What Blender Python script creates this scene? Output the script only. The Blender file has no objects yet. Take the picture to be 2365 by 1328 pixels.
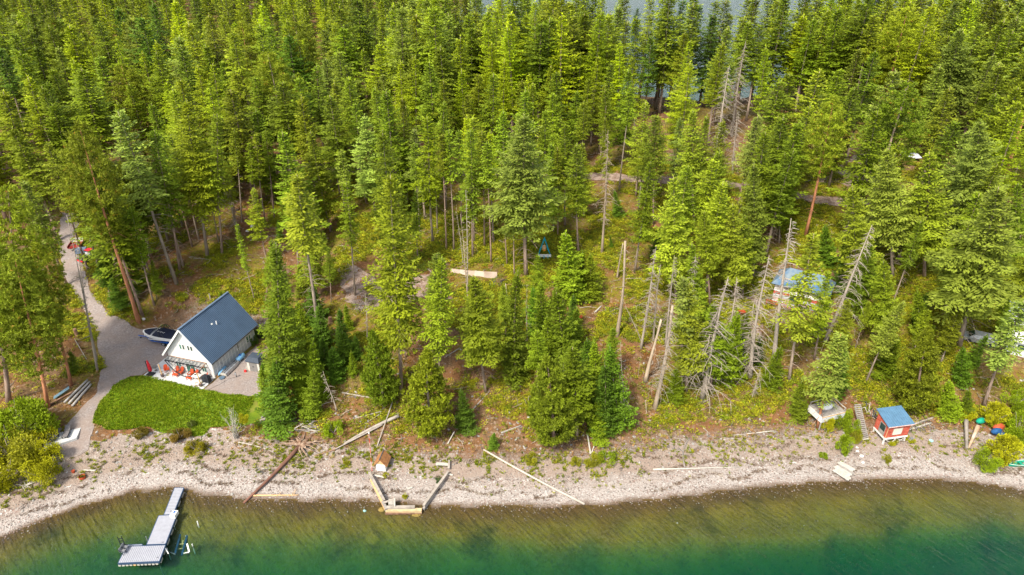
import bpy, bmesh, math, random
import numpy as np
from mathutils import Vector, Matrix, geometry
random.seed(7); RNG = np.random.default_rng(11)
R = math.radians
scene = bpy.context.scene
col = scene.collection

# ------------------------------------------------------------ camera, sky, sun, exposure
FPX, CU, CV, CAMH, PITCH = 1577.0, 1182.5, 664.0, 60.0, R(29.5)
cam_d = bpy.data.cameras.new('camera'); cam = bpy.data.objects.new('camera', cam_d); col.objects.link(cam)
cam.location = (0, 0, CAMH); cam.rotation_euler = (R(90) - PITCH, 0, 0)
cam_d.sensor_width = 36; cam_d.lens = 36 * FPX / 2365.0; cam_d.clip_end = 20000; cam_d.clip_start = 0.5
scene.camera = cam
world = bpy.data.worlds.new('World'); scene.world = world; world.use_nodes = True
wn = world.node_tree; wn.nodes.clear()
w_out = wn.nodes.new('ShaderNodeOutputWorld'); w_bg = wn.nodes.new('ShaderNodeBackground')
sky = wn.nodes.new('ShaderNodeTexSky'); sky.sky_type = 'NISHITA'; sky.sun_disc = False
SUN_EL, SUN_AZ = R(52), R(215)          # azimuth clockwise from +Y
sky.sun_elevation = SUN_EL; sky.sun_rotation = SUN_AZ; sky.dust_density = 2.0; sky.air_density = 1.0
w_hs = wn.nodes.new('ShaderNodeHueSaturation'); w_hs.inputs['Saturation'].default_value = 0.38
wn.links.new(sky.outputs[0], w_hs.inputs['Color']); wn.links.new(w_hs.outputs[0], w_bg.inputs[0])
w_bg.inputs[1].default_value = 0.125
wn.links.new(w_bg.outputs[0], w_out.inputs[0])
sun_d = bpy.data.lights.new('sun', 'SUN'); sun = bpy.data.objects.new('sun', sun_d); col.objects.link(sun)
sun_d.energy = 2.5; sun_d.angle = R(10); sun_d.color = (1.0, 0.91, 0.75)
sdir = Vector((math.sin(SUN_AZ) * math.cos(SUN_EL), math.cos(SUN_AZ) * math.cos(SUN_EL), math.sin(SUN_EL)))
sun.rotation_euler = sdir.to_track_quat('Z', 'Y').to_euler(); sun.location = (0, 0, 120)
scene.view_settings.view_transform = 'Standard'; scene.view_settings.look = 'None'
scene.view_settings.exposure = 1.22; scene.view_settings.gamma = 1.0
scene.render.engine = 'CYCLES'
cy = scene.cycles
cy.use_denoising = True; cy.max_bounces = 6; cy.diffuse_bounces = 2; cy.glossy_bounces = 2
cy.transmission_bounces = 2; cy.transparent_max_bounces = 8; cy.volume_bounces = 1
cy.caustics_reflective = False; cy.caustics_refractive = False
try: cy.denoiser = 'OPENIMAGEDENOISE'; cy.denoising_prefilter = 'ACCURATE'
except Exception: pass

# ------------------------------------------------------------ noise and the lie of the land
def vnoise(x, y, seed=0):
    x = np.asarray(x, float); y = np.asarray(y, float)
    xi = np.floor(x).astype(np.int64); yi = np.floor(y).astype(np.int64); fx = x - xi; fy = y - yi
    fx = fx * fx * (3 - 2 * fx); fy = fy * fy * (3 - 2 * fy)
    def h(a, b):
        n = (a * 374761393 + b * 668265263 + seed * 1274126177) & 0x7fffffff
        n = ((n ^ (n >> 13)) * 1274126177) & 0x7fffffff
        return ((n ^ (n >> 16)) & 0xffff) / 65535.0
    return (h(xi, yi) * (1 - fx) + h(xi + 1, yi) * fx) * (1 - fy) + (h(xi, yi + 1) * (1 - fx) + h(xi + 1, yi + 1) * fx) * fy
def fbm(x, y, s, seed=0, o=4):
    v = 0; a = 0.5
    for k in range(o):
        v = v + a * vnoise(np.asarray(x) / s * 2 ** k, np.asarray(y) / s * 2 ** k, seed + k); a *= 0.5
    return v / (1 - 0.5 ** o)
def sstep(a, b, x):
    t = np.clip((np.asarray(x, float) - a) / (b - a), 0, 1); return t * t * (3 - 2 * t)

SHX = [-900, -300, -120, -75, -55.4, -52.2, -48.6, -44.5, -39.8, -35.9, -31, -24, -15.8, -9, .9, 10.8, 18.4, 26.3, 34.2, 42.2, 49.9, 54.7, 59.9, 80, 140, 400, 900]
SHY = [20, 30, 34, 43, 51, 53.5, 55.7, 57.5, 58.2, 57.3, 56.4, 56.2, 56.2, 55.5, 55.4, 55.6, 56.7, 58, 58.9, 59.6, 59.5, 58.9, 57.8, 52, 46, 40, 40]
def shore(x): return np.interp(x, SHX, SHY) + 0.25 * (vnoise(np.asarray(x) / 1.7, np.asarray(x) * 0 + 3, 5) - .5) * 2
FX = [-900, -400, -200, -120, -60, -43, -25, -5, 15, 32, 62, 82, 105, 150, 300, 900]
FY = [1500, 1200, 900, 700, 420, 310, 250, 225, 212, 188, 188, 200, 236, 248, 270, 290]
KD = [0, 2, 4, 8, 11, 16, 26, 33, 38, 45, 52, 70, 95, 140, 300, 600, 1500]
PC = [0, .2, .5, 1.3, 2.1, 4.4, 6.9, 8.2, 9, 10, 10.9, 12.5, 14, 13.5, 13, 13, 13]
PL = [0, .3, .6, 1.3, 2.2, 2.95, 3.0, 3.1, 4.6, 6.8, 8.2, 10.6, 13, 15, 24, 32, 40]
PF = [0, .3, .6, 1.3, 2.0, 2.8, 3.0, 3.4, 3.9, 4.6, 5.4, 7.8, 10.5, 14, 24, 32, 40]
HTH = -0.291; HA = np.array([math.cos(HTH), math.sin(HTH)]); HB = np.array([-math.sin(HTH), math.cos(HTH)])
HO = np.array([-40.80, 75.54])
def hloc(x, y):
    dx = x - HO[0]; dy = y - HO[1]; return dx * HA[0] + dy * HA[1], dx * HB[0] + dy * HB[1]
def height(x, y):
    x = np.asarray(x, float); y = np.asarray(y, float)
    d = y - shore(x)
    wl = 1 - sstep(-36, -27, x); wf = 1 - sstep(-66, -54, x)
    z = np.interp(d, KD, PC) * (1 - wl) + np.interp(d, KD, PL) * wl * (1 - wf) + np.interp(d, KD, PF) * wl * wf
    amp = sstep(6, 20, d)
    bump = (fbm(x, y, 14, 3) - .5) * 2.4 * amp + (fbm(x, y, 3, 9, 3) - .5) * .7 * sstep(2, 14, d)
    hx, hy = hloc(x, y)
    ex = np.maximum(np.maximum(-19 - hx, hx - 7), 0); ey = np.maximum(np.maximum(-12 - hy, hy - 10.6), 0)
    flat = 1 - sstep(0, 3.5, np.hypot(ex, ey))
    z = z + bump * (1 - flat)
    core = 1 - sstep(0, 2.2, np.hypot(np.maximum(np.maximum(-18.5 - hx, hx - 6.5), 0), np.maximum(np.maximum(-3.2 - hy, hy - 10.3), 0)))
    z = z * (1 - core) + 3.0 * core
    # lake bed
    dd = np.maximum(-d, 0)
    st_ = np.interp(x, [-60, -30, -12, 8, 30, 60], [3.5, 4, 3, 3.2, 6, 4.8]) + (fbm(x, y, 9, 23, 3) - .5) * 4; deep = 0.085 * dd + np.interp(x, [-60, -20, 10, 30], [.22, .28, .45, .85]) * np.maximum(dd - st_, 0) * sstep(0, 3, dd - st_)
    bed = -np.minimum(deep + (fbm(x, y, 2.5, 21, 3) - .45) * .22 * sstep(0, 3, dd), 14)
    z = np.where(d < 0, bed, z)
    # the far side of the spit
    yf = np.interp(x, FX, FY) + (fbm(x, y, 30, 40) - .5) * 16
    z = z - sstep(-6, 70, y - yf) * 24
    return z
def ray(u, v):
    X = (u - CU) / FPX; U = (CV - v) / FPX; c, s = math.cos(PITCH), math.sin(PITCH)
    return np.array([X, c + U * s, -s + U * c])
def at(u, v, lift=0.0):
    """ground point (world) that stands at the photo's pixel u,v; lift: height above ground of the point meant"""
    d = ray(u, v); t = np.concatenate([np.arange(45, 260, .5), np.arange(260, 1500, 3)])
    f = CAMH + d[2] * t - height(d[0] * t, d[1] * t) - lift
    k = np.argmax(f < 0)
    if f[k] >= 0: k = len(t) - 1
    a, b = t[max(k - 1, 0)], t[k]
    for _ in range(14):
        m = (a + b) / 2
        if CAMH + d[2] * m - height(d[0] * m, d[1] * m) - lift < 0: b = m
        else: a = m
    return Vector((d[0] * b, d[1] * b, float(height(d[0] * b, d[1] * b))))
def gz(u, v, z):
    d = ray(u, v); t = (z - CAMH) / d[2]; return Vector((d[0] * t, d[1] * t, z))
def pix(p):
    c, s = math.cos(PITCH), math.sin(PITCH); z = p[2] - CAMH
    d = p[1] * c - z * s; return CU + FPX * p[0] / d, CV - FPX * (p[1] * s + z * c) / d
def on(x, y, dz=0.0): return Vector((x, y, float(height(x, y)) + dz))

# ------------------------------------------------------------ materials
def L(r, g, b):
    f = lambda c: ((c / 255 + .055) / 1.055) ** 2.4 if c > 10 else c / 255 / 12.92
    return (f(r), f(g), f(b), 1)
MATS = {}
def mat(name, c, rough=.7, var=.25, scale=3.0, metal=0.0, c2=None, bump=0.0, stretch=None, objcol=False, spec=.3):
    if name in MATS: return MATS[name]
    m = bpy.data.materials.new(name); m.use_nodes = True; nt = m.node_tree; N = nt.nodes; K = nt.links
    b = N['Principled BSDF']; b.inputs['Roughness'].default_value = rough; b.inputs['Metallic'].default_value = metal
    b.inputs['Specular IOR Level'].default_value = spec
    tc = N.new('ShaderNodeTexCoord'); src = tc.outputs['Object']
    if stretch:
        mp = N.new('ShaderNodeMapping'); mp.inputs['Scale'].default_value = stretch; K.new(src, mp.inputs[0]); src = mp.outputs[0]
    nz = N.new('ShaderNodeTexNoise'); nz.inputs['Scale'].default_value = scale; nz.inputs['Detail'].default_value = 4
    K.new(src, nz.inputs['Vector'])
    mx = N.new('ShaderNodeMix'); mx.data_type = 'RGBA'
    cc = Vector(c[:3]); lo = cc * (1 - var); hi = Vector(c2[:3]) if c2 else cc * (1 + var)
    mx.inputs[6].default_value = (*lo, 1); mx.inputs[7].default_value = (*hi, 1)
    mr = N.new('ShaderNodeMapRange'); mr.inputs[1].default_value = .3; mr.inputs[2].default_value = .7
    K.new(nz.outputs[0], mr.inputs[0]); K.new(mr.outputs[0], mx.inputs[0])
    out = mx.outputs[2]
    if objcol:
        oi = N.new('ShaderNodeObjectInfo'); ml = N.new('ShaderNodeMix'); ml.data_type = 'RGBA'; ml.blend_type = 'MULTIPLY'
        ml.inputs[0].default_value = 1; K.new(out, ml.inputs[6]); K.new(oi.outputs['Color'], ml.inputs[7]); out = ml.outputs[2]
    K.new(out, b.inputs['Base Color'])
    if bump:
        bp = N.new('ShaderNodeBump'); bp.inputs['Strength'].default_value = bump; bp.inputs['Distance'].default_value = .05
        K.new(nz.outputs[0], bp.inputs['Height']); K.new(bp.outputs[0], b.inputs['Normal'])
    MATS[name] = m; return m
def leafmat(name, objcol=True, base=(1, 1, 1, 1), alt=None, trans=.25, altlo=.86, rnd=0.25):
    m = bpy.data.materials.new(name); m.use_nodes = True; nt = m.node_tree; N = nt.nodes; K = nt.links
    b = N['Principled BSDF']; out = N['Material Output']
    b.inputs['Roughness'].default_value = .65; b.inputs['Specular IOR Level'].default_value = .25
    at_ = N.new('ShaderNodeAttribute'); at_.attribute_name = 'tint'
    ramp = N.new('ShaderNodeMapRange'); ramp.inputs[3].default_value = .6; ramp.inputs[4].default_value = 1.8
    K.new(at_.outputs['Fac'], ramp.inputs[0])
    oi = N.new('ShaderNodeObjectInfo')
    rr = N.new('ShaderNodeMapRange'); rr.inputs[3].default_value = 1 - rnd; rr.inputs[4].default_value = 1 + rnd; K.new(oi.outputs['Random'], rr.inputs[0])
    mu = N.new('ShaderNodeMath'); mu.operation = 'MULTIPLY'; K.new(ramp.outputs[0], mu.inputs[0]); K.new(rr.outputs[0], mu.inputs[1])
    sc = N.new('ShaderNodeVectorMath'); sc.operation = 'SCALE'
    if objcol: K.new(oi.outputs['Color'], sc.inputs[0])
    else: sc.inputs[0].default_value = base[:3]
    K.new(mu.outputs[0], sc.inputs['Scale']); c = sc.outputs[0]
    if alt:
        gt = N.new('ShaderNodeMapRange'); gt.inputs[1].default_value = altlo; gt.inputs[2].default_value = altlo + .04
        at2 = N.new('ShaderNodeAttribute'); at2.attribute_name = 'alt'; K.new(at2.outputs['Fac'], gt.inputs[0])
        mx = N.new('ShaderNodeMix'); mx.data_type = 'RGBA'; K.new(gt.outputs[0], mx.inputs[0]); K.new(c, mx.inputs[6]); mx.inputs[7].default_value = alt
        c = mx.outputs[2]
    K.new(c, b.inputs['Base Color'])
    tr = N.new('ShaderNodeBsdfTranslucent'); K.new(c, tr.inputs[0]); ms = N.new('ShaderNodeMixShader'); ms.inputs[0].default_value = trans
    K.new(b.outputs[0], ms.inputs[1]); K.new(tr.outputs[0], ms.inputs[2]); K.new(ms.outputs[0], out.inputs[0])
    MATS[name] = m; return m

# ------------------------------------------------------------ mesh builder
class MB:
    def __init__(s): s.v = []; s.f = []; s.m = []
    def add(s, vs, fs, mi=0):
        o = len(s.v); s.v += [tuple(p) for p in vs]; s.f += [tuple(i + o for i in f) for f in fs]; s.m += [mi] * len(fs); return s
    def box(s, x0, x1, y0, y1, z0, z1, mi=0):
        return s.add([(x0, y0, z0), (x1, y0, z0), (x1, y1, z0), (x0, y1, z0), (x0, y0, z1), (x1, y0, z1), (x1, y1, z1), (x0, y1, z1)],
                     [(3, 2, 1, 0), (4, 5, 6, 7), (0, 1, 5, 4), (1, 2, 6, 5), (2, 3, 7, 6), (3, 0, 4, 7)], mi)
    def beam(s, a, b, w, h=None, mi=0, up=(0, 0, 1)):
        a = Vector(a); b = Vector(b); h = h or w; d = (b - a).normalized(); u = Vector(up)
        if abs(d.dot(u)) > .97: u = Vector((0, 1, 0))
        x = d.cross(u).normalized() * w / 2; y = x.cross(d).normalized() * h / 2
        vs = [a - x - y, a + x - y, a + x + y, a - x + y, b - x - y, b + x - y, b + x + y, b - x + y]
        return s.add(vs, [(0, 1, 2, 3), (7, 6, 5, 4), (4, 5, 1, 0), (5, 6, 2, 1), (6, 7, 3, 2), (7, 4, 0, 3)], mi)
    def tube(s, pts, rad, n=8, mi=0, caps=True):
        pts = [Vector(p) for p in pts]
        if not hasattr(rad, '__len__'): rad = [rad] * len(pts)
        vs = []; ref = None
        for i, p in enumerate(pts):
            d = (pts[min(i + 1, len(pts) - 1)] - pts[max(i - 1, 0)]).normalized()
            if ref is None: ref = Vector((0, 0, 1)) if abs(d.z) < .9 else Vector((1, 0, 0))
            x = d.cross(ref).normalized(); y = x.cross(d).normalized(); ref = y
            for k in range(n):
                a = 2 * math.pi * k / n; vs.append(p + (x * math.cos(a) + y * math.sin(a)) * rad[i])
        fs = []
        for i in range(len(pts) - 1):
            for k in range(n):
                fs.append((i * n + k, i * n + (k + 1) % n, (i + 1) * n + (k + 1) % n, (i + 1) * n + k))
        if caps: fs.append(tuple(range(n))[::-1]); fs.append(tuple(range((len(pts) - 1) * n, len(pts) * n)))
        return s.add(vs, fs, mi)
    def cyl(s, c, r, z0, z1, n=16, r2=None, mi=0):
        return s.tube([(c[0], c[1], z0), (c[0], c[1], z1)], [r, r if r2 is None else r2], n, mi)
    def prism(s, poly, z0, z1, mi=0):
        n = len(poly); vs = [(p[0], p[1], z0) for p in poly] + [(p[0], p[1], z1) for p in poly]
        fs = [tuple(range(n))[::-1], tuple(range(n, 2 * n))] + [(i, (i + 1) % n, n + (i + 1) % n, n + i) for i in range(n)]
        return s.add(vs, fs, mi)
    def extr(s, poly3, off, mi=0):
        off = Vector(off); n = len(poly3); vs = [Vector(p) for p in poly3] + [Vector(p) + off for p in poly3]
        fs = [tuple(range(n))[::-1], tuple(range(n, 2 * n))] + [(i, (i + 1) % n, n + (i + 1) % n, n + i) for i in range(n)]
        return s.add(vs, fs, mi)
    def ball(s, c, r, nu=10, nv=6, mi=0, sq=(1, 1, 1)):
        vs = [(c[0], c[1], c[2] - r * sq[2])]; fs = []
        for j in range(1, nv):
            t = math.pi * j / nv
            for i in range(nu):
                a = 2 * math.pi * i / nu
                vs.append((c[0] + r * sq[0] * math.sin(t) * math.cos(a), c[1] + r * sq[1] * math.sin(t) * math.sin(a), c[2] - r * sq[2] * math.cos(t)))
        vs.append((c[0], c[1], c[2] + r * sq[2])); top = len(vs) - 1
        for i in range(nu):
            fs.append((0, 1 + (i + 1) % nu, 1 + i)); fs.append((top, top - nu + i, top - nu + (i + 1) % nu))
            for j in range(nv - 2):
                a = 1 + j * nu; fs.append((a + i, a + (i + 1) % nu, a + nu + (i + 1) % nu, a + nu + i))
        return s.add(vs, fs, mi)
    def mesh(s, name, mats, smooth=False):
        me = bpy.data.meshes.new(name); me.from_pydata(s.v, [], s.f)
        for m in (mats if isinstance(mats, (list, tuple)) else [mats]): me.materials.append(m)
        me.polygons.foreach_set('material_index', s.m)
        if smooth: me.polygons.foreach_set('use_smooth', [True] * len(s.f))
        me.update(); bm = bmesh.new(); bm.from_mesh(me); bmesh.ops.recalc_face_normals(bm, faces=bm.faces); bm.to_mesh(me); bm.free()
        return me
def link(name, data, parent=None, loc=None, kind=None):
    o = bpy.data.objects.new(name, data); col.objects.link(o)
    if parent is not None: o.parent = parent
    if loc is not None: o.location = loc
    if kind: o['kind'] = kind
    return o
def part(name, mb, mats, parent=None, smooth=False, kind=None): return link(name, mb.mesh(name, mats, smooth), parent, None, kind)
def tag(o, label, cat, group=None):
    o['label'] = label; o['category'] = cat
    if group: o['group'] = group
    return o
def thing(name, label, cat, loc, rz=0.0, group=None):
    o = link(name, None, None, loc); o.rotation_euler = (0, 0, rz); o.empty_display_size = .3
    return tag(o, label, cat, group)
def single(name, mb, mats, label, cat, loc=(0, 0, 0), rz=0.0, group=None, smooth=False):
    o = part(name, mb, mats, None, smooth); o.location = loc; o.rotation_euler = (0, 0, rz); return tag(o, label, cat, group)
def pieces(name, meshes_or_boxes, mats, parent, smooth=False):
    for b in meshes_or_boxes: part(name, b, mats, parent, smooth)
def head(p, q): return math.atan2(q[1] - p[1], q[0] - p[0])
def inpoly(x, y, poly):
    x = np.asarray(x); y = np.asarray(y); c = np.zeros(x.shape, bool); n = len(poly)
    for i in range(n):
        x1, y1 = poly[i][:2]; x2, y2 = poly[(i + 1) % n][:2]
        cond = ((y1 > y) != (y2 > y)); xi = (x2 - x1) * (y - y1) / ((y2 - y1) if y2 != y1 else 1e-9) + x1
        c ^= cond & (x < xi)
    return c
# ------------------------------------------------------------ ground, beach, lake bed, water
class NT:
    """small helper for node materials laid out in world metres"""
    def __init__(s, name):
        s.m = bpy.data.materials.new(name); s.m.use_nodes = True; s.N = s.m.node_tree.nodes; s.K = s.m.node_tree.links
        s.b = s.N['Principled BSDF']; s.b.inputs['Roughness'].default_value = .85; s.b.inputs['Specular IOR Level'].default_value = .2
        s.P = s.N.new('ShaderNodeNewGeometry').outputs['Position']; MATS[name] = s.m
    def noise(s, sc, det=4, rough=.5, vec=None):
        n = s.N.new('ShaderNodeTexNoise'); n.inputs['Scale'].default_value = sc; n.inputs['Detail'].default_value = det; n.inputs['Roughness'].default_value = rough
        s.K.new(vec or s.P, n.inputs['Vector']); return n.outputs[0]
    def vor(s, sc, out='Color'):
        n = s.N.new('ShaderNodeTexVoronoi'); n.inputs['Scale'].default_value = sc; s.K.new(s.P, n.inputs['Vector']); return n.outputs[out]
    def rng(s, x, a, b, c=0., d=1.):
        n = s.N.new('ShaderNodeMapRange'); n.inputs[1].default_value = a; n.inputs[2].default_value = b; n.inputs[3].default_value = c; n.inputs[4].default_value = d
        s.K.new(x, n.inputs[0]); return n.outputs[0]
    def mix(s, f, a, b, mode='MIX'):
        n = s.N.new('ShaderNodeMix'); n.data_type = 'RGBA'; n.blend_type = mode
        for i, x in ((0, f), (6, a), (7, b)):
            if isinstance(x, (int, float)): n.inputs[i].default_value = x
            elif isinstance(x, tuple): n.inputs[i].default_value = x if len(x) == 4 else (*x, 1)
            else: s.K.new(x, n.inputs[i])
        return n.outputs[2]
    def math(s, op, a, b):
        n = s.N.new('ShaderNodeMath'); n.operation = op
        for i, x in ((0, a), (1, b)):
            if isinstance(x, (int, float)): n.inputs[i].default_value = x
            else: s.K.new(x, n.inputs[i])
        return n.outputs[0]
    def attr(s, name):
        n = s.N.new('ShaderNodeAttribute'); n.attribute_name = name; return n.outputs['Fac']
    def sep(s, x):
        n = s.N.new('ShaderNodeSeparateColor'); s.K.new(x, n.inputs[0]); return n.outputs
    def done(s, c, bump=None, st=.5, dist=.1):
        s.K.new(c, s.b.inputs['Base Color'])
        if bump is not None:
            n = s.N.new('ShaderNodeBump'); n.inputs['Strength'].default_value = st; n.inputs['Distance'].default_value = dist
            s.K.new(bump, n.inputs['Height']); s.K.new(n.outputs[0], s.b.inputs['Normal'])
        return s.m
def stonecol(t, sc=5.5, bright=.60):
    v = t.sep(t.vor(sc)); a = t.mix(t.rng(v[0], .1, .95), (.34 * bright, .26 * bright, .215 * bright), (.60 * bright, .51 * bright, .45 * bright))
    a = t.mix(t.rng(v[1], .75, .95, 0, .8), a, (.36 * bright, .20 * bright, .15 * bright)); a = t.mix(t.rng(v[2], .82, .9), a, (.82 * bright, .79 * bright, .75 * bright))
    f = t.sep(t.vor(sc * 2.3)); b = t.mix(t.rng(f[0], 0, 1), (.26 * bright, .20 * bright, .17 * bright), (.62 * bright, .53 * bright, .47 * bright))
    return t.mix(t.rng(t.noise(.9, 3), .4, .6), a, b)
g = NT('beach_gravel')
sc_ = stonecol(g); sand = g.mix(g.noise(6, 5), (.22, .165, .13), (.32, .25, .205))
c = g.mix(g.rng(g.attr('sandy'), .35, .7, 0, .85), sc_, sand)
c = g.mix(g.rng(g.attr('pale'), 0, 1, 0, .65), c, g.mix(g.rng(g.sep(g.vor(9))[0], 0, 1), (.25, .225, .21), (.50, .46, .43)))
c = g.mix(g.rng(g.attr('wet'), 0, 1, 0, .9), c, (.11, .075, .045))
M_BEACH = g.done(c, g.math('ADD', g.vor(5.5, 'Distance'), g.noise(3)), .6, .12)

g = NT('forest_floor')
brown = g.mix(g.rng(g.noise(1.3, 6, .65), .35, .65), (.075, .042, .022), (.23, .14, .075))
brown = g.mix(g.rng(g.noise(7, 4, .7), .5, .72), brown, (.30, .185, .085))
brown = g.mix(g.rng(g.noise(.35, 3), .42, .58, 0, .7), brown, (.23, .105, .04)); vv = g.sep(g.vor(3.2)); brown = g.mix(g.rng(vv[0], .90, .95, 0, .6), brown, (.36, .27, .20))
moss = g.mix(g.noise(5, 4), (.11, .11, .006), (.25, .23, .010))
mf = g.math('MULTIPLY', g.attr('moss'), g.rng(g.noise(2.2, 5, .6), .35, .55))
c = g.mix(mf, brown, moss)
gf = g.math('MULTIPLY', g.rng(g.attr('gravel'), 0, 1), g.rng(g.noise(3.5, 4), .30, .5))
c = g.mix(gf, c, stonecol(g, 5.0, .58))
M_FLOOR = g.done(c, g.noise(4, 6, .7), 1.0, .25)

g = NT('lake_bed')
c = g.mix(g.rng(g.noise(.25, 4), .35, .65), (.11, .082, .005), (.19, .14, .010))
v = g.sep(g.vor(4)); c = g.mix(g.rng(v[0], 0, 1, 0, .5), c, (.19, .145, .06)); c = g.mix(g.rng(v[1], .9, .97, 0, .5), c, (.09, .06, .03))
c = g.mix(g.rng(g.noise(.13, 6, .68), .54, .66, 0, .75), c, (.03, .036, .010))
c = g.mix(g.rng(g.attr('wet'), 0, 1, 0, .75), c, (.085, .050, .022))
M_BED = g.done(c, g.noise(4, 5), .6, .2)

xs = np.unique(np.concatenate([np.arange(-900, -200, 12), np.arange(-200, -84, 1.6), np.arange(-84, 78, .55), np.arange(78, 204, 1.6), np.arange(204, 901, 14)]))
ys = np.unique(np.concatenate([np.arange(-60, 34, 6), np.arange(34, 82, .45), np.arange(82, 130, .8), np.arange(130, 240, 2), np.arange(240, 700, 9), np.arange(700, 1700, 40)]))
X, Y = np.meshgrid(xs, ys); Z = height(X, Y); D = Y - shore(X)
ny, nx = X.shape
idx = np.arange(ny * nx).reshape(ny, nx)
quads = np.stack([idx[:-1, :-1], idx[:-1, 1:], idx[1:, 1:], idx[1:, :-1]], -1).reshape(-1, 4)
cx = (X[:-1, :-1] + X[1:, 1:]).ravel() / 2; cyy = (Y[:-1, :-1] + Y[1:, 1:]).ravel() / 2; cd = cyy - shore(cx)
lim = 6.8 + 2.6 * (fbm(cx, cyy, 4, 77, 3) - .5) + np.interp(cx, [-60, -45, -36, -20, 0, 20, 40, 60], [4.0, 2.2, 2.0, .5, 0, 0, .5, 1.2])
isbed = cd < 0; isbeach = (~isbed) & (cd < lim)
isfar = cyy > 160
pts = np.stack([X.ravel(), Y.ravel(), Z.ravel()], 1)
n1 = fbm(X, Y, 6, 55, 4); n2 = fbm(X, Y, 2.0, 66, 3)
def submesh(name, mask, m, attrs, kind='structure'):
    q = quads[mask]; used, inv = np.unique(q, return_inverse=True); q = inv.reshape(-1, 4)
    me = bpy.data.meshes.new(name); me.vertices.add(len(used)); me.vertices.foreach_set('co', pts[used].ravel())
    me.loops.add(q.size); me.loops.foreach_set('vertex_index', q.ravel().astype(np.int32)); me.polygons.add(len(q))
    me.polygons.foreach_set('loop_start', np.arange(0, q.size, 4, dtype=np.int32)); me.polygons.foreach_set('loop_total', np.full(len(q), 4, np.int32))
    me.polygons.foreach_set('use_smooth', [True] * len(q)); me.materials.append(m); me.update(calc_edges=True)
    for k, a in attrs.items():
        at_ = me.attributes.new(k, 'FLOAT', 'POINT'); at_.data.foreach_set('value', np.clip(a, 0, 1).ravel()[used].astype(np.float32))
    return link(name, me, None, None, kind)
wl_ = 1 - sstep(-36, -27, X)
bankgrav = (1 - sstep(6.6, 9.0, D + (n1 - .5) * 4)) * (1 - sstep(-.2, .3, wl_ - .5) * 0)
hx_, hy_ = hloc(X, Y)
cut = np.exp(-(((hx_ + 1.5) / 4.5) ** 2 + ((hy_ - 13.5) / 2.6) ** 2)) + .8 * np.exp(-(((hx_ + 11) / 3.5) ** 2 + ((hy_ - 12.5) / 3.0) ** 2)) + .8 * np.exp(-(((hx_ - 3.5) / 1.8) ** 2 + ((hy_ - 8) / 4.0) ** 2))
mossm = .85 * sstep(.42, .56, n1) * sstep(11, 17, D) * (1 - .75 * sstep(75, 110, D)) + .5 * sstep(80, 110, D) * sstep(.45, .6, n1) * (X > -20)
mossm = mossm * (1 - .92 * (1 - sstep(-64, -58, X)) * (1 - sstep(88, 96, Y))) * (1 - .55 * np.exp(-((X + 12) / 14) ** 2 - ((D - 18) / 7) ** 2))
submesh('ground', ~isbed & ~isbeach, M_FLOOR, dict(moss=mossm * (1 - np.clip(cut, 0, 1)), gravel=np.clip(bankgrav * .8 + cut, 0, 1)))
submesh('beach', isbeach, M_BEACH, dict(sandy=np.where(D > 4, n1, n1 * .3) + .4 * np.exp(-((D - 2.7 - (n2 - .5)) / .4) ** 2) + .25 * np.exp(-((D - 5.5) / 1.2) ** 2), pale=(1 - sstep(1.5, 4.5, D + (n2 - .5) * 2)) * sstep(.4, 1, D) + .0, wet=1 - sstep(.1, .55, D + (n2 - .5) * .3)))
submesh('lake_bed', isbed, M_BED, dict(wet=1 - sstep(.6, 3.2, -D + (n2 - .5) * 1.5)))

# the lake: one closed body of clear green water
LK = MB(); LK.box(-6000, 6000, -60, 12000, -40, 0)
wm = bpy.data.materials.new('lake_water'); wm.use_nodes = True; N = wm.node_tree.nodes; K = wm.node_tree.links; N.clear()
wo = N.new('ShaderNodeOutputMaterial'); tr = N.new('ShaderNodeBsdfTransparent'); gl = N.new('ShaderNodeBsdfGlossy'); gl.inputs['Roughness'].default_value = .06
fr = N.new('ShaderNodeFresnel'); fr.inputs[0].default_value = 1.33; ms = N.new('ShaderNodeMixShader')
geo = N.new('ShaderNodeNewGeometry'); mp = N.new('ShaderNodeMapping'); mp.inputs['Scale'].default_value = (.38, 2.0, 1)
mp0 = N.new('ShaderNodeMapping'); mp0.inputs['Rotation'].default_value = (0, 0, R(52)); K.new(geo.outputs['Position'], mp0.inputs[0]); K.new(mp0.outputs[0], mp.inputs[0]); nz = N.new('ShaderNodeTexNoise'); nz.inputs['Scale'].default_value = 1.0; nz.inputs['Detail'].default_value = 5; nz.inputs['Roughness'].default_value = .62; nz.inputs['Distortion'].default_value = .5; K.new(mp.outputs[0], nz.inputs['Vector'])
bp = N.new('ShaderNodeBump'); bp.inputs['Strength'].default_value = 1.0; bp.inputs['Distance'].default_value = .20
K.new(nz.outputs[0], bp.inputs['Height']); K.new(bp.outputs[0], gl.inputs['Normal']); K.new(bp.outputs[0], fr.inputs['Normal'])
K.new(fr.outputs[0], ms.inputs[0]); K.new(tr.outputs[0], ms.inputs[1]); K.new(gl.outputs[0], ms.inputs[2]); K.new(ms.outputs[0], wo.inputs[0])
va = N.new('ShaderNodeVolumeAbsorption'); va.inputs[0].default_value = (.0, .76, .62, 1); va.inputs[1].default_value = .46
vs = N.new('ShaderNodeVolumeScatter'); vs.inputs[0].default_value = (.0, .58, .64, 1); vs.inputs[1].default_value = .038
ad = N.new('ShaderNodeAddShader'); K.new(va.outputs[0], ad.inputs[0]); K.new(vs.outputs[0], ad.inputs[1]); K.new(ad.outputs[0], wo.inputs[1])
MATS['lake_water'] = wm
lake = part('lake_water', LK, wm, None, False, 'structure')

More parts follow.
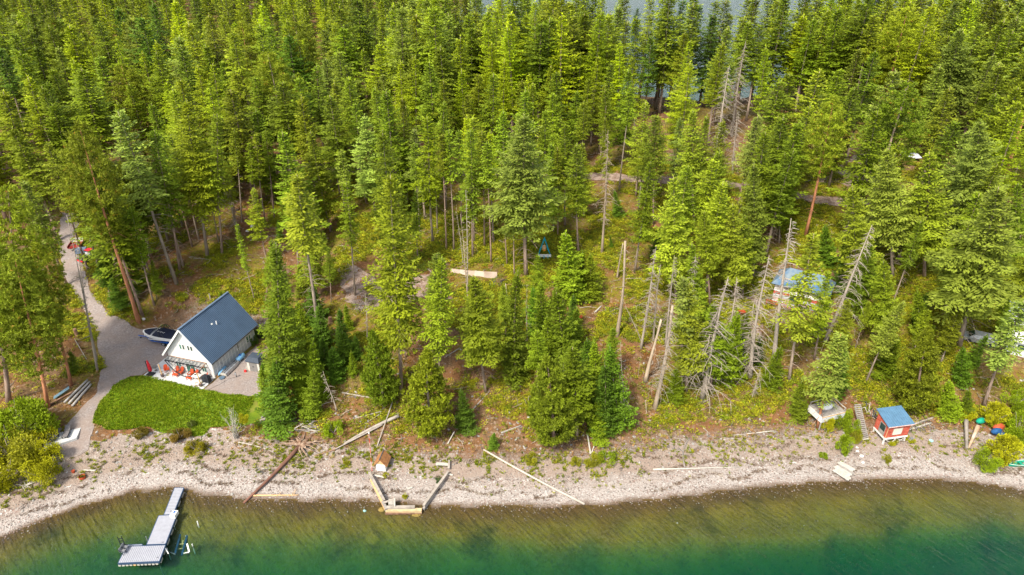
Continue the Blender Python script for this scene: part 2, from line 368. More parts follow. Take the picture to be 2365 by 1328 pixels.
# sheets laid on the ground
def drape(name, poly, m, step=.5, lift=.05, rag=.0, kind='structure', attrs=None):
    poly = [Vector((p[0], p[1])) for p in poly]; ring = []
    for i, p in enumerate(poly):
        q = poly[(i + 1) % len(poly)]; n = max(1, int((q - p).length / step))
        for k in range(n):
            w = p.lerp(q, k / n)
            if rag: w = w + Vector(((float(fbm(w.x, w.y, 1.6, 5, 3)) - .5) * 2 * rag, (float(fbm(w.x, w.y, 1.6, 15, 3)) - .5) * 2 * rag))
            ring.append(w)
    x0, x1 = min(p.x for p in ring), max(p.x for p in ring); y0, y1 = min(p.y for p in ring), max(p.y for p in ring)
    gx, gy = np.meshgrid(np.arange(x0, x1, step), np.arange(y0, y1, step)); ok = inpoly(gx, gy, ring)
    inner = [Vector((a, b)) for a, b in zip(gx[ok], gy[ok])]
    vs, es, fs, *_ = geometry.delaunay_2d_cdt(ring + inner, [(i, (i + 1) % len(ring)) for i in range(len(ring))], [], 1, 1e-4)
    ctr_ = np.array([[sum(vs[i].x for i in f) / 3, sum(vs[i].y for i in f) / 3] for f in fs]); kk = inpoly(ctr_[:, 0], ctr_[:, 1], ring); fs = [f for f, q in zip(fs, kk) if q]
    zz = height(np.array([v.x for v in vs]), np.array([v.y for v in vs]))
    me = bpy.data.meshes.new(name); me.from_pydata([(v.x, v.y, float(z) + lift) for v, z in zip(vs, zz)], [], [tuple(f) for f in fs]); me.materials.append(m)
    me.polygons.foreach_set('use_smooth', [True] * len(me.polygons)); me.update()
    bm = bmesh.new(); bm.from_mesh(me)
    for f in bm.faces:
        if f.normal.z < 0: f.normal_flip()
    bm.to_mesh(me); bm.free()
    return link(name, me, None, None, kind), ring
PP = lambda l: [at(u, v) for u, v in l]
g = NT('gravel_drive'); s_ = g.sep(g.vor(8))
c = g.mix(g.rng(s_[0], 0, 1), (.20, .165, .155), (.32, .28, .265)); c = g.mix(g.rng(g.noise(.5, 5, .6), .4, .62, 0, .7), c, (.27, .21, .18)); c = g.mix(g.rng(s_[1], .9, .96, 0, .35), c, (.42, .38, .35))
M_DRIVE = g.done(c, g.noise(9, 4), .5, .05)
g = NT('lawn_grass')
c = g.mix(g.rng(g.noise(.55, 5, .6), .35, .62), (.06, .12, .005), (.12, .175, .007)); c = g.mix(g.rng(g.noise(9, 4, .7), .4, .7, 0, .55), c, (.14, .19, .01)); c = g.mix(g.rng(g.noise(.32, 4), .60, .72, 0, .6), c, (.27, .21, .06))
M_LAWN = g.done(c, g.noise(14, 4), .8, .06)
g = NT('dirt_track'); c = g.mix(g.rng(g.noise(1.1, 5, .6), .35, .65), (.16, .105, .075), (.33, .25, .21)); c = g.mix(g.rng(g.sep(g.vor(6))[0], .8, .95, 0, .6), c, (.45, .38, .33))
M_DIRT = g.done(c, g.noise(5, 4), .6, .08)
drive_px = [(143, 492), (134, 560), (148, 640), (186, 700), (220, 760), (228, 800), (236, 850), (225, 905), (186, 950), (150, 985), (128, 1030), (150, 1060), (205, 1040), (212, 1000), (232, 930), (262, 895), (300, 869), (330, 866), (387, 826), (400, 800), (415, 760), (345, 762), (300, 752), (255, 725), (208, 672), (190, 610), (172, 560), (182, 492)]
driveway, DRV = drape('driveway', PP(drive_px), M_DRIVE, .6, .05, .35)
yard, YRD = drape('gravel_yard', PP([(470, 902), (505, 872), (590, 800), (606, 822), (612, 870), (610, 925), (560, 914)]), M_DRIVE, .6, .04, .3)
lawn, LWN = drape('lawn', PP([(300, 871), (332, 869), (400, 884), (466, 901), (530, 911), (596, 918), (614, 940), (606, 970), (560, 985), (490, 985), (470, 1005), (400, 1003), (345, 988), (290, 990), (250, 992), (213, 977), (234, 930), (262, 890)]), M_LAWN, .5, .085, .35)
def ribbon(pts, w0, w1=None):
    w1 = w1 or w0; a, b = [], []
    for i, p in enumerate(pts):
        d = (pts[min(i + 1, len(pts) - 1)] - pts[max(i - 1, 0)]); n = Vector((-d.y, d.x)).normalized(); w = w0 + (w1 - w0) * i / (len(pts) - 1)
        a.append(Vector(p[:2]) + n * w / 2); b.append(Vector(p[:2]) - n * w / 2)
    return a + b[::-1]
def smooth(pts, n=4):
    out = []
    for i in range(len(pts) - 1):
        p0, p1, p2, p3 = pts[max(i - 1, 0)], pts[i], pts[i + 1], pts[min(i + 2, len(pts) - 1)]
        for k in range(n):
            t = k / n; out.append(.5 * ((2 * p1) + (-p0 + p2) * t + (2 * p0 - 5 * p1 + 4 * p2 - p3) * t * t + (-p0 + 3 * p1 - 3 * p2 + p3) * t ** 3))
    return out + [pts[-1]]
road_px = [(598, 405), (690, 388), (760, 388), (870, 393), (1000, 396), (1130, 403), (1270, 402), (1380, 408), (1460, 412), (1560, 416), (1660, 424), (1760, 440), (1850, 456), (1970, 468), (2080, 470), (2250, 480)]
road, RDR = drape('dirt_road', ribbon(smooth([Vector(p[:2]) for p in PP(road_px)]), 2.9), M_DIRT, 1.0, .09, .2)
for i, (nm, pl, ra) in enumerate([('footpath', [(585, 325), (600, 330), (604, 370), (622, 402), (612, 412), (592, 405), (583, 365)], .4),
        ('dirt_clearing', [(775, 600), (800, 598), (830, 620), (880, 650), (950, 640), (990, 632), (1000, 665), (960, 700), (900, 705), (845, 712), (800, 700), (780, 650)], .8),
        ('dirt_clearing', [(1900, 400), (1960, 370), (2010, 350), (2060, 360), (2075, 395), (2030, 425), (1960, 430), (1895, 418)], 1.2),
        ('dirt_clearing', [(1695, 690), (1740, 668), (1760, 700), (1765, 760), (1745, 800), (1718, 780), (1700, 730)], .8)]):
    drape(nm, PP(pl), M_DIRT, .8, .07, ra)
AVOID = [DRV, YRD, LWN, RDR]

# scatter of uncountable small stuff by geometry nodes
def scatter(name, P, protos, smin, smax, tilt=.2, mat_=None):
    me = bpy.data.meshes.new(name); me.vertices.add(len(P)); me.vertices.foreach_set('co', np.asarray(P, np.float32).ravel()); me.update()
    c = bpy.data.collections.new(name + '_pieces')
    for p in protos: c.objects.link(p)
    o = link(name, me, None, None, 'stuff')
    ng = bpy.data.node_groups.new(name, 'GeometryNodeTree'); ng.interface.new_socket('Geometry', in_out='INPUT', socket_type='NodeSocketGeometry'); ng.interface.new_socket('Geometry', in_out='OUTPUT', socket_type='NodeSocketGeometry')
    n = ng.nodes; gi = n.new('NodeGroupInput'); go = n.new('NodeGroupOutput'); ip = n.new('GeometryNodeInstanceOnPoints'); ci = n.new('GeometryNodeCollectionInfo')
    ci.inputs['Collection'].default_value = c; ci.inputs['Separate Children'].default_value = True; ci.inputs['Reset Children'].default_value = True
    rv = n.new('FunctionNodeRandomValue'); rv.data_type = 'FLOAT_VECTOR'; rv.inputs[0].default_value = (-tilt, -tilt, 0); rv.inputs[1].default_value = (tilt, tilt, 6.283)
    rs = n.new('FunctionNodeRandomValue'); rs.data_type = 'FLOAT_VECTOR'; rs.inputs[0].default_value = (smin,) * 3; rs.inputs[1].default_value = (smax,) * 3; rs.inputs['Seed'].default_value = 3
    ip.inputs['Pick Instance'].default_value = True
    l = ng.links; l.new(gi.outputs[0], ip.inputs['Points']); l.new(ci.outputs[0], ip.inputs['Instance']); l.new(rv.outputs[0], ip.inputs['Rotation']); l.new(rs.outputs[0], ip.inputs['Scale']); l.new(ip.outputs[0], go.inputs[0])
    md = o.modifiers.new('scatter', 'NODES'); md.node_group = ng
    return o
def proto(name, me):
    return bpy.data.objects.new(name, me)
def rock_mesh(name, m, seed, sq=(1, 1, .55), n=(7, 5)):
    b = MB(); b.ball((0, 0, 0), 1.0, n[0], n[1], 0, sq); r = random.Random(seed)
    b.v = [(x * r.uniform(.75, 1.15), y * r.uniform(.75, 1.15), z * r.uniform(.75, 1.15)) for x, y, z in b.v]
    return b.mesh(name, m)
ms_ = leafmat('pebble', objcol=False, base=(.30, .25, .215), trans=0.0, rnd=.4)
bmn = ms_.node_tree.nodes['Principled BSDF']; bmn.inputs['Roughness'].default_value = .85
ms2_ = leafmat('pebble_pink', objcol=False, base=(.36, .25, .21), trans=0.0, rnd=.5)
ms3_ = leafmat('pebble_pale', objcol=False, base=(.50, .47, .44), trans=0.0, rnd=.25)
rocks = [proto('stone', rock_mesh('stone', [ms_, ms2_, ms3_][k % 3] if k != 3 else ms_, k)) for k in range(5)]
def box_pts(n, x0, x1, y0, y1, f):
    x = RNG.uniform(x0, x1, n); y = RNG.uniform(y0, y1, n); k = RNG.uniform(0, 1, n) < f(x, y); x, y = x[k], y[k]
    for a in AVOID: 
        o = ~inpoly(x, y, a); x, y = x[o], y[o]
    return x, y
ctr = lambda x: np.where(x < -36, 1.0, 0)
x, y = box_pts(110000, -72, 72, 50, 82, lambda x, y: np.interp(y - shore(x), [-2, -.3, 0, 4, 9, 13, 18, 24], [.01, .35, .45, .55, .16, .06, .03, 0]) * (.35 + .65 * (fbm(x, y, 5, 31) > .42)))
scatter('beach_stones', np.stack([x, y, height(x, y) + .01], 1), rocks, .03, .11, .4)
x, y = box_pts(3500, -72, 72, 54, 84, lambda x, y: np.interp(y - shore(x), [0, 4, 9, 14, 20, 26], [.0, .3, .7, .3, .12, .03]))
scatter('loose_rocks', np.stack([x, y, height(x, y) + .02], 1), [proto('rock', rock_mesh('rock', ms3_ if k else ms_, 20 + k)) for k in range(3)], .10, .24, .4)
HOLE = []
# ------------------------------------------------------------ foliage building
def leaves(P, D, Nn, Ln, Wd, fold=.12):
    """n leaf or needle sprays as folded rhombi. returns verts (n*4,3), faces"""
    D = D / np.maximum(np.linalg.norm(D, axis=1, keepdims=True), 1e-6); S = np.cross(D, Nn); S /= np.maximum(np.linalg.norm(S, axis=1, keepdims=True), 1e-6)
    U = np.cross(S, D); Ln = Ln[:, None]; Wd = Wd[:, None]
    a = P; b = P + D * Ln * .5 + S * Wd / 2 - U * Wd * fold; c = P + D * Ln; d = P + D * Ln * .5 - S * Wd / 2 - U * Wd * fold
    V = np.stack([a, b, c, d], 1).reshape(-1, 3); n = len(P); i = np.arange(n) * 4
    return V, np.stack([i, i + 1, i + 2, i + 3], 1)
def leafmesh(name, V, F, tint, alt, m, extra=None):
    """extra: (verts, faces list, mat) of woody parts joined into the crown"""
    me = bpy.data.meshes.new(name); nv = len(V); me.vertices.add(nv); me.vertices.foreach_set('co', V.astype(np.float32).ravel())
    me.loops.add(F.size); me.loops.foreach_set('vertex_index', F.astype(np.int32).ravel()); me.polygons.add(len(F))
    k = F.shape[1]; me.polygons.foreach_set('loop_start', np.arange(0, F.size, k, dtype=np.int32)); me.polygons.foreach_set('loop_total', np.full(len(F), k, np.int32))
    me.materials.append(m); me.update(calc_edges=True)
    a = me.attributes.new('tint', 'FLOAT', 'POINT'); a.data.foreach_set('value', np.repeat(np.clip(tint, 0, 1), k).astype(np.float32))
    a = me.attributes.new('alt', 'FLOAT', 'POINT'); a.data.foreach_set('value', np.repeat(alt, k).astype(np.float32))
    return me
UP = np.array([0, 0, 1.0])
def wobble(seed, H, a=.12):
    r = random.Random(seed); p, q = r.uniform(0, 6), r.uniform(0, 6)
    return lambda z: (a * math.sin(z / H * 5 + p) - a * math.sin(p), a * math.sin(z / H * 4 + q) - a * math.sin(q))
def trunk_mesh(seed, H, r0, m, stubs=0, s0=.05, s1=.5, n=7, stublen=1.0, top=.02):
    r = random.Random(seed); w = wobble(seed, H); b = MB(); k = 9
    b.tube([(*w(H * i / k), H * i / k - (.5 if i == 0 else 0)) for i in range(k + 1)], [max(r0 * (1.28 if i == 0 else 1 - .92 * (i / k) ** 1.1), top) for i in range(k + 1)], n)
    for _ in range(stubs):
        z = H * r.uniform(s0, s1); a = r.uniform(0, 6.283); l = r.uniform(.3, 1) * stublen; x, y = w(z); dx, dy = math.cos(a), math.sin(a)
        b.tube([(x, y, z), (x + dx * l * .5, y + dy * l * .5, z - .02 * l), (x + dx * l, y + dy * l, z - .3 * l)], [.035, .022, .008], 3, 0, False)
    return b.mesh('trunk', m, True)
def conifer(seed, H, Rm, z0, nb, prof, eb=-12, et=35, droop=.25, up=.15, sp=.26, lL=.42, lW=.20, tw=.55, gaps=.15, steps=2, lean=1.0, tang=58, lop=.28):
    g_ = np.random.default_rng(seed); w = wobble(seed, H); VV, FF, TT, AA = [], [], [], []; off = 0
    for i in range(nb):
        u = ((i + g_.uniform(0, 1)) / nb) ** .92; az = i * 2.39996 + g_.normal(0, .35); z = H * (z0 + (1 - z0) * u * .985); rad = Rm * prof(u) * g_.uniform(.55, 1.15) * (1 + lop * math.sin(az + seed) * (1 - u) + .16 * math.sin(u * 19 + seed * 2 + az * .5))
        if g_.uniform() < gaps: rad *= .45
        if rad < .12: continue
        el = R(eb + (et - eb) * u ** 1.5 + g_.normal(0, 5)); m_ = max(3, int(rad / sp)); t = np.linspace(.12, 1, m_)
        x0, y0 = w(z); dh = np.array([math.cos(az), math.sin(az), 0]); bend = g_.normal(0, .12)
        side = np.array([-dh[1], dh[0], 0])
        pos = np.array([x0, y0, z]) + np.outer(rad * t, dh) + np.outer(rad * bend * t ** 2, side) + np.outer(rad * (math.tan(el) * t - droop * t ** 2 + up * t ** 4), UP)
        dz = math.tan(el) - 2 * droop * t + 4 * up * t ** 3; D = dh[None] + np.outer(dz, UP) + np.outer(2 * bend * t, side); D /= np.linalg.norm(D, axis=1, keepdims=True)
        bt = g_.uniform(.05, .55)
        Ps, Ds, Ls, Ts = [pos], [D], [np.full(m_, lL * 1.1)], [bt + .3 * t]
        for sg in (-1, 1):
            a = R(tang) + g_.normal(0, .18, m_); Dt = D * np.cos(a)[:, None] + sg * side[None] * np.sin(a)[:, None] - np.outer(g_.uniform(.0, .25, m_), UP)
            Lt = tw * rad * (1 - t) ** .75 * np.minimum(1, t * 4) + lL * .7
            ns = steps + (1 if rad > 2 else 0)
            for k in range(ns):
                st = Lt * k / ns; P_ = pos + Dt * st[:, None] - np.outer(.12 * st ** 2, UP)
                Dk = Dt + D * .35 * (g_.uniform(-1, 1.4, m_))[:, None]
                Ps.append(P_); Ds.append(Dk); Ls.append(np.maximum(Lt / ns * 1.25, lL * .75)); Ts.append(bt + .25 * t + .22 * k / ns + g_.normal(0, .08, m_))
        P_ = np.concatenate(Ps); D_ = np.concatenate(Ds); Ln = np.concatenate(Ls) * g_.uniform(.75, 1.2, len(P_)); T = np.concatenate(Ts)
        P_ = P_ + g_.normal(0, .05, P_.shape)
        Nn = UP[None] + g_.normal(0, .42, P_.shape)
        V, F = leaves(P_, D_, Nn, Ln, lW * g_.uniform(.7, 1.3, len(P_)), .2); VV.append(V); FF.append(F + off); off += len(V); TT.append(T); AA.append(np.clip(g_.uniform(0, 1, len(P_)) * .0 + g_.uniform() + 0 * T, 0, 1))
    n = 14; zt = np.linspace(H * .93, H * 1.0, n); az = np.arange(n) * 2.4; D_ = np.stack([np.cos(az) * .5, np.sin(az) * .5, np.full(n, 1.0)], 1)
    P_ = np.stack([[w(z)[0] for z in zt], [w(z)[1] for z in zt], zt], 1); V, F = leaves(P_, D_, UP[None] + g_.normal(0, .8, P_.shape), np.full(n, .4), np.full(n, .14))
    VV.append(V); FF.append(F + off); TT.append(np.full(n, .8)); AA.append(np.zeros(n))
    return np.concatenate(VV), np.concatenate(FF), np.concatenate(TT), np.concatenate(AA)
def pinecrown(seed, H, Rm, z0, nb, prof, tufts=11, needles=13, nl=.36, nw=.085):
    g_ = np.random.default_rng(seed); w = wobble(seed, H); Cs, Bs, wood = [], [], MB()
    for i in range(nb):
        u = (i + g_.uniform()) / nb; z = H * (z0 + (1 - z0) * u); rad = Rm * prof(u) * g_.uniform(.55, 1.15); az = i * 2.39996 + g_.normal(0, .5)
        x0, y0 = w(z); dh = np.array([math.cos(az), math.sin(az), 0]); side = np.array([-dh[1], dh[0], 0]); rise = g_.uniform(-.1, .35) + .45 * u
        wood.tube([(x0, y0, z), tuple(np.array([x0, y0, z]) + dh * rad * .55 + UP * rad * (rise * .35 - .05)), tuple(np.array([x0, y0, z]) + dh * rad * .95 + UP * rad * rise * .95)], [.07, .05, .015], 3, 0, False)
        k = max(3, int(tufts * rad / Rm)); t = g_.uniform(.35, 1.02, k) ** .8
        c = np.array([x0, y0, z]) + np.outer(rad * t, dh) + np.outer(rad * rise * t ** 1.6, UP) + np.outer(g_.normal(0, .24, k) * rad * (1.15 - t * .4), side) + np.outer(np.abs(g_.normal(0, .16, k)) * rad * .6, UP)
        Cs.append(c); Bs.append(np.repeat(dh[None] * .5 + UP[None] * .6, k, 0))
    C_ = np.concatenate(Cs); B_ = np.concatenate(Bs); nt = len(C_); tt = g_.uniform(.1, .9, nt); ta = g_.uniform(0, 1, nt)
    D_ = g_.normal(0, 1, (nt, needles, 3)); D_ /= np.linalg.norm(D_, axis=2, keepdims=True); D_ = D_ + B_[:, None] * 1.0; D_ = D_.reshape(-1, 3)
    P_ = np.repeat(C_, needles, 0) + g_.normal(0, .06, (nt * needles, 3)); n = len(P_)
    V, F = leaves(P_, D_, g_.normal(0, 1, (n, 3)) + UP[None] * .8, nl * g_.uniform(.7, 1.2, n), np.full(n, nw) * g_.uniform(.7, 1.4, n), .1)
    alt = np.repeat(ta, needles); alt = np.where(D_[:, 2] < .2, alt + .05, alt - .08)
    return V, F, np.repeat(tt, needles) + g_.normal(0, .12, n), np.clip(alt, 0, 1)
def snag_mesh(seed, H, r0, m, nb=60, z0=.2, Rm=2.6, twigs=3, curl=.5, one_side=None):
    r = random.Random(seed); w = wobble(seed, H, .25); b = MB()
    for i in range(nb):
        u = (i + r.random()) / nb; z = H * (z0 + (.98 - z0) * u); a = r.uniform(0, 6.283)
        l = (Rm * (1 - u) ** .7 * r.uniform(.3, 1.15) + .25) * (.35 if r.random() < .22 else 1); x, y = w(z); dx, dy = math.cos(a), math.sin(a); pts_ = []
        for k in range(6):
            t = k / 5; pts_.append(Vector((x + dx * l * t - dy * .1 * l * math.sin(t * 3 + i), y + dy * l * t + dx * .1 * l * math.sin(t * 3 + i), z + l * (.12 * t - curl * t * t + .35 * curl * t ** 3))))
        b.tube(pts_, [.048, .042, .034, .026, .018, .009], 3, 0, False)
        for j in range(twigs):
            k = r.randint(1, 4); p = pts_[k]; sg = r.choice((-1, 1)); q = l * r.uniform(.18, .42)
            e = Vector((dx * .5 - dy * sg, dy * .5 + dx * sg, r.uniform(-.5, .1))).normalized() * q
            b.tube([p, p + e * .55 + Vector((0, 0, .03)), p + e + Vector((0, 0, -.12 * q))], [.02, .014, .007], 3, 0, False)
    return b.mesh('crown', m, True)

M_BARK = mat('bark_grey', (.27, .22, .18, 1), .95, .4, 2.5, stretch=(1, 1, .25), objcol=True, bump=.4)
M_DEAD = mat('dead_wood', (.37, .315, .26, 1), .9, .22, 1.2, stretch=(1, 1, .3), objcol=True)
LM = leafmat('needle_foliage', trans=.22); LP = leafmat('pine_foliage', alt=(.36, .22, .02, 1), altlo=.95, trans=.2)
pf = lambda u: (1 - u) ** .82 * (.55 + .45 * min(1, u * 5)); pf2 = lambda u: (1 - u ** 1.7) ** .9 * (.5 + .5 * min(1, u * 4)); pn = lambda u: (1 - u) ** .55 * (.35 + .65 * min(1, u * 3.5))
pl_ = lambda u: (1 - u) ** .7 * (.6 + .4 * min(1, u * 6)); py = lambda u: (1 - u) ** .95 * (.8 + .2 * min(1, u * 8))
pp = lambda u: max(.15, (1 - abs(u - .42) ** 1.6 * 1.9)) * (1 if u < .9 else .75)
PR = {}
def reg(kind, H, R0, tr, vf, m, name):
    PR.setdefault(kind, []).append((H, tr, leafmesh('crown', *vf, m) if isinstance(vf, tuple) else vf, name))
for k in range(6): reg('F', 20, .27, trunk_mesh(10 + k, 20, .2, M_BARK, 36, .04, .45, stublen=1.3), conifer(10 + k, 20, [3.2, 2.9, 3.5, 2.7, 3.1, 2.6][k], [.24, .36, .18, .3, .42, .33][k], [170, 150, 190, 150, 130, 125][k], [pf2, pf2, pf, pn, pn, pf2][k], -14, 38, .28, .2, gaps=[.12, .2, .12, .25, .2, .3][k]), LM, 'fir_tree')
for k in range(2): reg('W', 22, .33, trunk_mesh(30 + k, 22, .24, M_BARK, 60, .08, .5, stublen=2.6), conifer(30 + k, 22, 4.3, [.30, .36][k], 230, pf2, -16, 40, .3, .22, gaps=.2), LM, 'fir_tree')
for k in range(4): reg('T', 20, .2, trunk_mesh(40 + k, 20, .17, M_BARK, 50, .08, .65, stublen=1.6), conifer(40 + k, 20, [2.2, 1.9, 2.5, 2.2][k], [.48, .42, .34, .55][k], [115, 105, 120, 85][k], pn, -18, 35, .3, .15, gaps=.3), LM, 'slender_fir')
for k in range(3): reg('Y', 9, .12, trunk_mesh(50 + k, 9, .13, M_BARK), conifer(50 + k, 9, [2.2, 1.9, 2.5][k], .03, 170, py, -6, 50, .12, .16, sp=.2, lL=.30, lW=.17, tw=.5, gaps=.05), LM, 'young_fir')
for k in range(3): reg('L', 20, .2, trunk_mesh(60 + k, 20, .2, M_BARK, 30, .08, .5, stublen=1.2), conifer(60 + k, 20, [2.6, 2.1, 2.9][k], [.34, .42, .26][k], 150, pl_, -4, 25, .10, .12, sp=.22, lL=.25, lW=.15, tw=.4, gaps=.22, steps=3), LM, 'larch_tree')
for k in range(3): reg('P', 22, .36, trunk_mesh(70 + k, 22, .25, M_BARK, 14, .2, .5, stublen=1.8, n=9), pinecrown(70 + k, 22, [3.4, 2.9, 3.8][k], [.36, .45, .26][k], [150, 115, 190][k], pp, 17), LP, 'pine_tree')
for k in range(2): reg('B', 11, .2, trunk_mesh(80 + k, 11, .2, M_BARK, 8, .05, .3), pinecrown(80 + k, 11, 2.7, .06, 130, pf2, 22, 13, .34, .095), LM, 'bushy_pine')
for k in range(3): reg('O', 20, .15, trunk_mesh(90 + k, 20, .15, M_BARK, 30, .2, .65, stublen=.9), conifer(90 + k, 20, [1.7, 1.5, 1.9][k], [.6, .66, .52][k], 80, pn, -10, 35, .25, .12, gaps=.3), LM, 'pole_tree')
for k in range(4): reg('S', 16, .24, trunk_mesh(100 + k, 16, .24, M_DEAD), snag_mesh(100 + k, 16, .2, M_DEAD, [100, 125, 85, 130][k], [.2, .12, .3, .08][k], [2.9, 3.2, 2.5, 3.6][k], 5, [.7, .9, .6, .8][k]), M_DEAD, 'dead_tree')
reg('N', 12, .2, trunk_mesh(110, 12, .26, M_DEAD, 6, .3, .95, top=.13), snag_mesh(110, 12, .2, M_DEAD, 10, .5, 1.9, 2, .15), M_DEAD, 'broken_tree')
reg('K', 14, .09, trunk_mesh(120, 14, .1, M_DEAD, 10, .3, .95), snag_mesh(120, 14, .08, M_DEAD, 22, .25, .9, 1, .4), M_DEAD, 'dead_sapling')

TINT = {'o': ((.185, .225, .010), 'olive green'), 'l': ((.265, .335, .006), 'bright yellow-green'), 'g': ((.195, .25, .032), 'pale grey-green'), 'd': ((.085, .155, .010), 'deep green'),
        'm': ((.155, .215, .009), 'mid green'), 'y': ((.205, .25, .012), 'yellowish green'), 'x': ((1, 1, 1), 'bleached')}
KW = {'fir_tree': ('fir', 'fir tree'), 'slender_fir': ('slender fir', 'fir tree'), 'young_fir': ('young fir', 'fir tree'), 'larch_tree': ('larch', 'larch tree'), 'pine_tree': ('pine', 'pine tree'), 'bushy_pine': ('low bushy pine', 'pine tree'),
      'pole_tree': ('bare-stemmed pole fir', 'fir tree'), 'dead_tree': ('dead tree with bare drooping branches', 'dead tree'), 'broken_tree': ('broken dead trunk with few branches', 'dead tree'), 'dead_sapling': ('thin dead tree', 'dead tree')}
TREES = []      # (root, kind name, tint word, base, top pixel, height)
def tree(kind, base, H, tint='o', top=None, red=False, wide=1.0, variant=None):
    pr = PR[kind]; v = random.randrange(len(pr)) if variant is None else variant % len(pr); H0, tm, cm, nm = pr[v]
    r = link(nm, None, None, base); r.empty_display_size = .5
    ax = (Vector(top) - Vector(base)) if top is not None else Vector((random.gauss(0, .02), random.gauss(0, .02), 1)) * H
    H = ax.length; q = ax.to_track_quat('Z', 'Y') @ Matrix.Rotation(random.uniform(0, 6.283), 4, 'Z').to_quaternion()
    r.rotation_mode = 'QUATERNION'; r.rotation_quaternion = q; s = H / H0; r.scale = (s * wide, s * wide, s)
    t = link('trunk', tm, r); c = link('crown', cm, r)
    tc, word = TINT[tint]; bj = random.uniform(.84, 1.18); j = [bj * random.uniform(.94, 1.06), bj, bj * random.uniform(.7, 1.2)]
    c.color = (tc[0] * j[0], tc[1] * j[1], tc[2] * j[2], 1)
    w = random.uniform(.8, 1.25); t.color = (1.5 * w, .8 * w, .5 * w, 1) if red else (w * random.uniform(1, 1.2), w, w * .95, 1)
    if kind in 'SNK': c.color = t.color = (w, w * (.93 if red else 1), w * (.82 if red else 1), 1)
    TREES.append([r, nm, word, Vector(base), pix(base), H, red]); return r
def T_(kind, ut, vt, ub=None, vb=None, tint='o', H=None, **kw):
    """tree whose foot stands at photo pixel (ub,vb) and whose tip shows at (ut,vt); or, foot hidden, of height H under the tip"""
    if ub is not None:
        b = at(ub, vb); d = ray(ut, vt); t = b.y / d[1]; tip = Vector((d[0] * t, b.y, CAMH + d[2] * t)); return tree(kind, b - Vector((0, 0, .1)), 0, tint, top=tip, **kw)
    H = H or random.uniform(19, 25); p = at(ut, vt, H); return tree(kind, p - Vector((0, 0, .1)), H, tint, **kw)
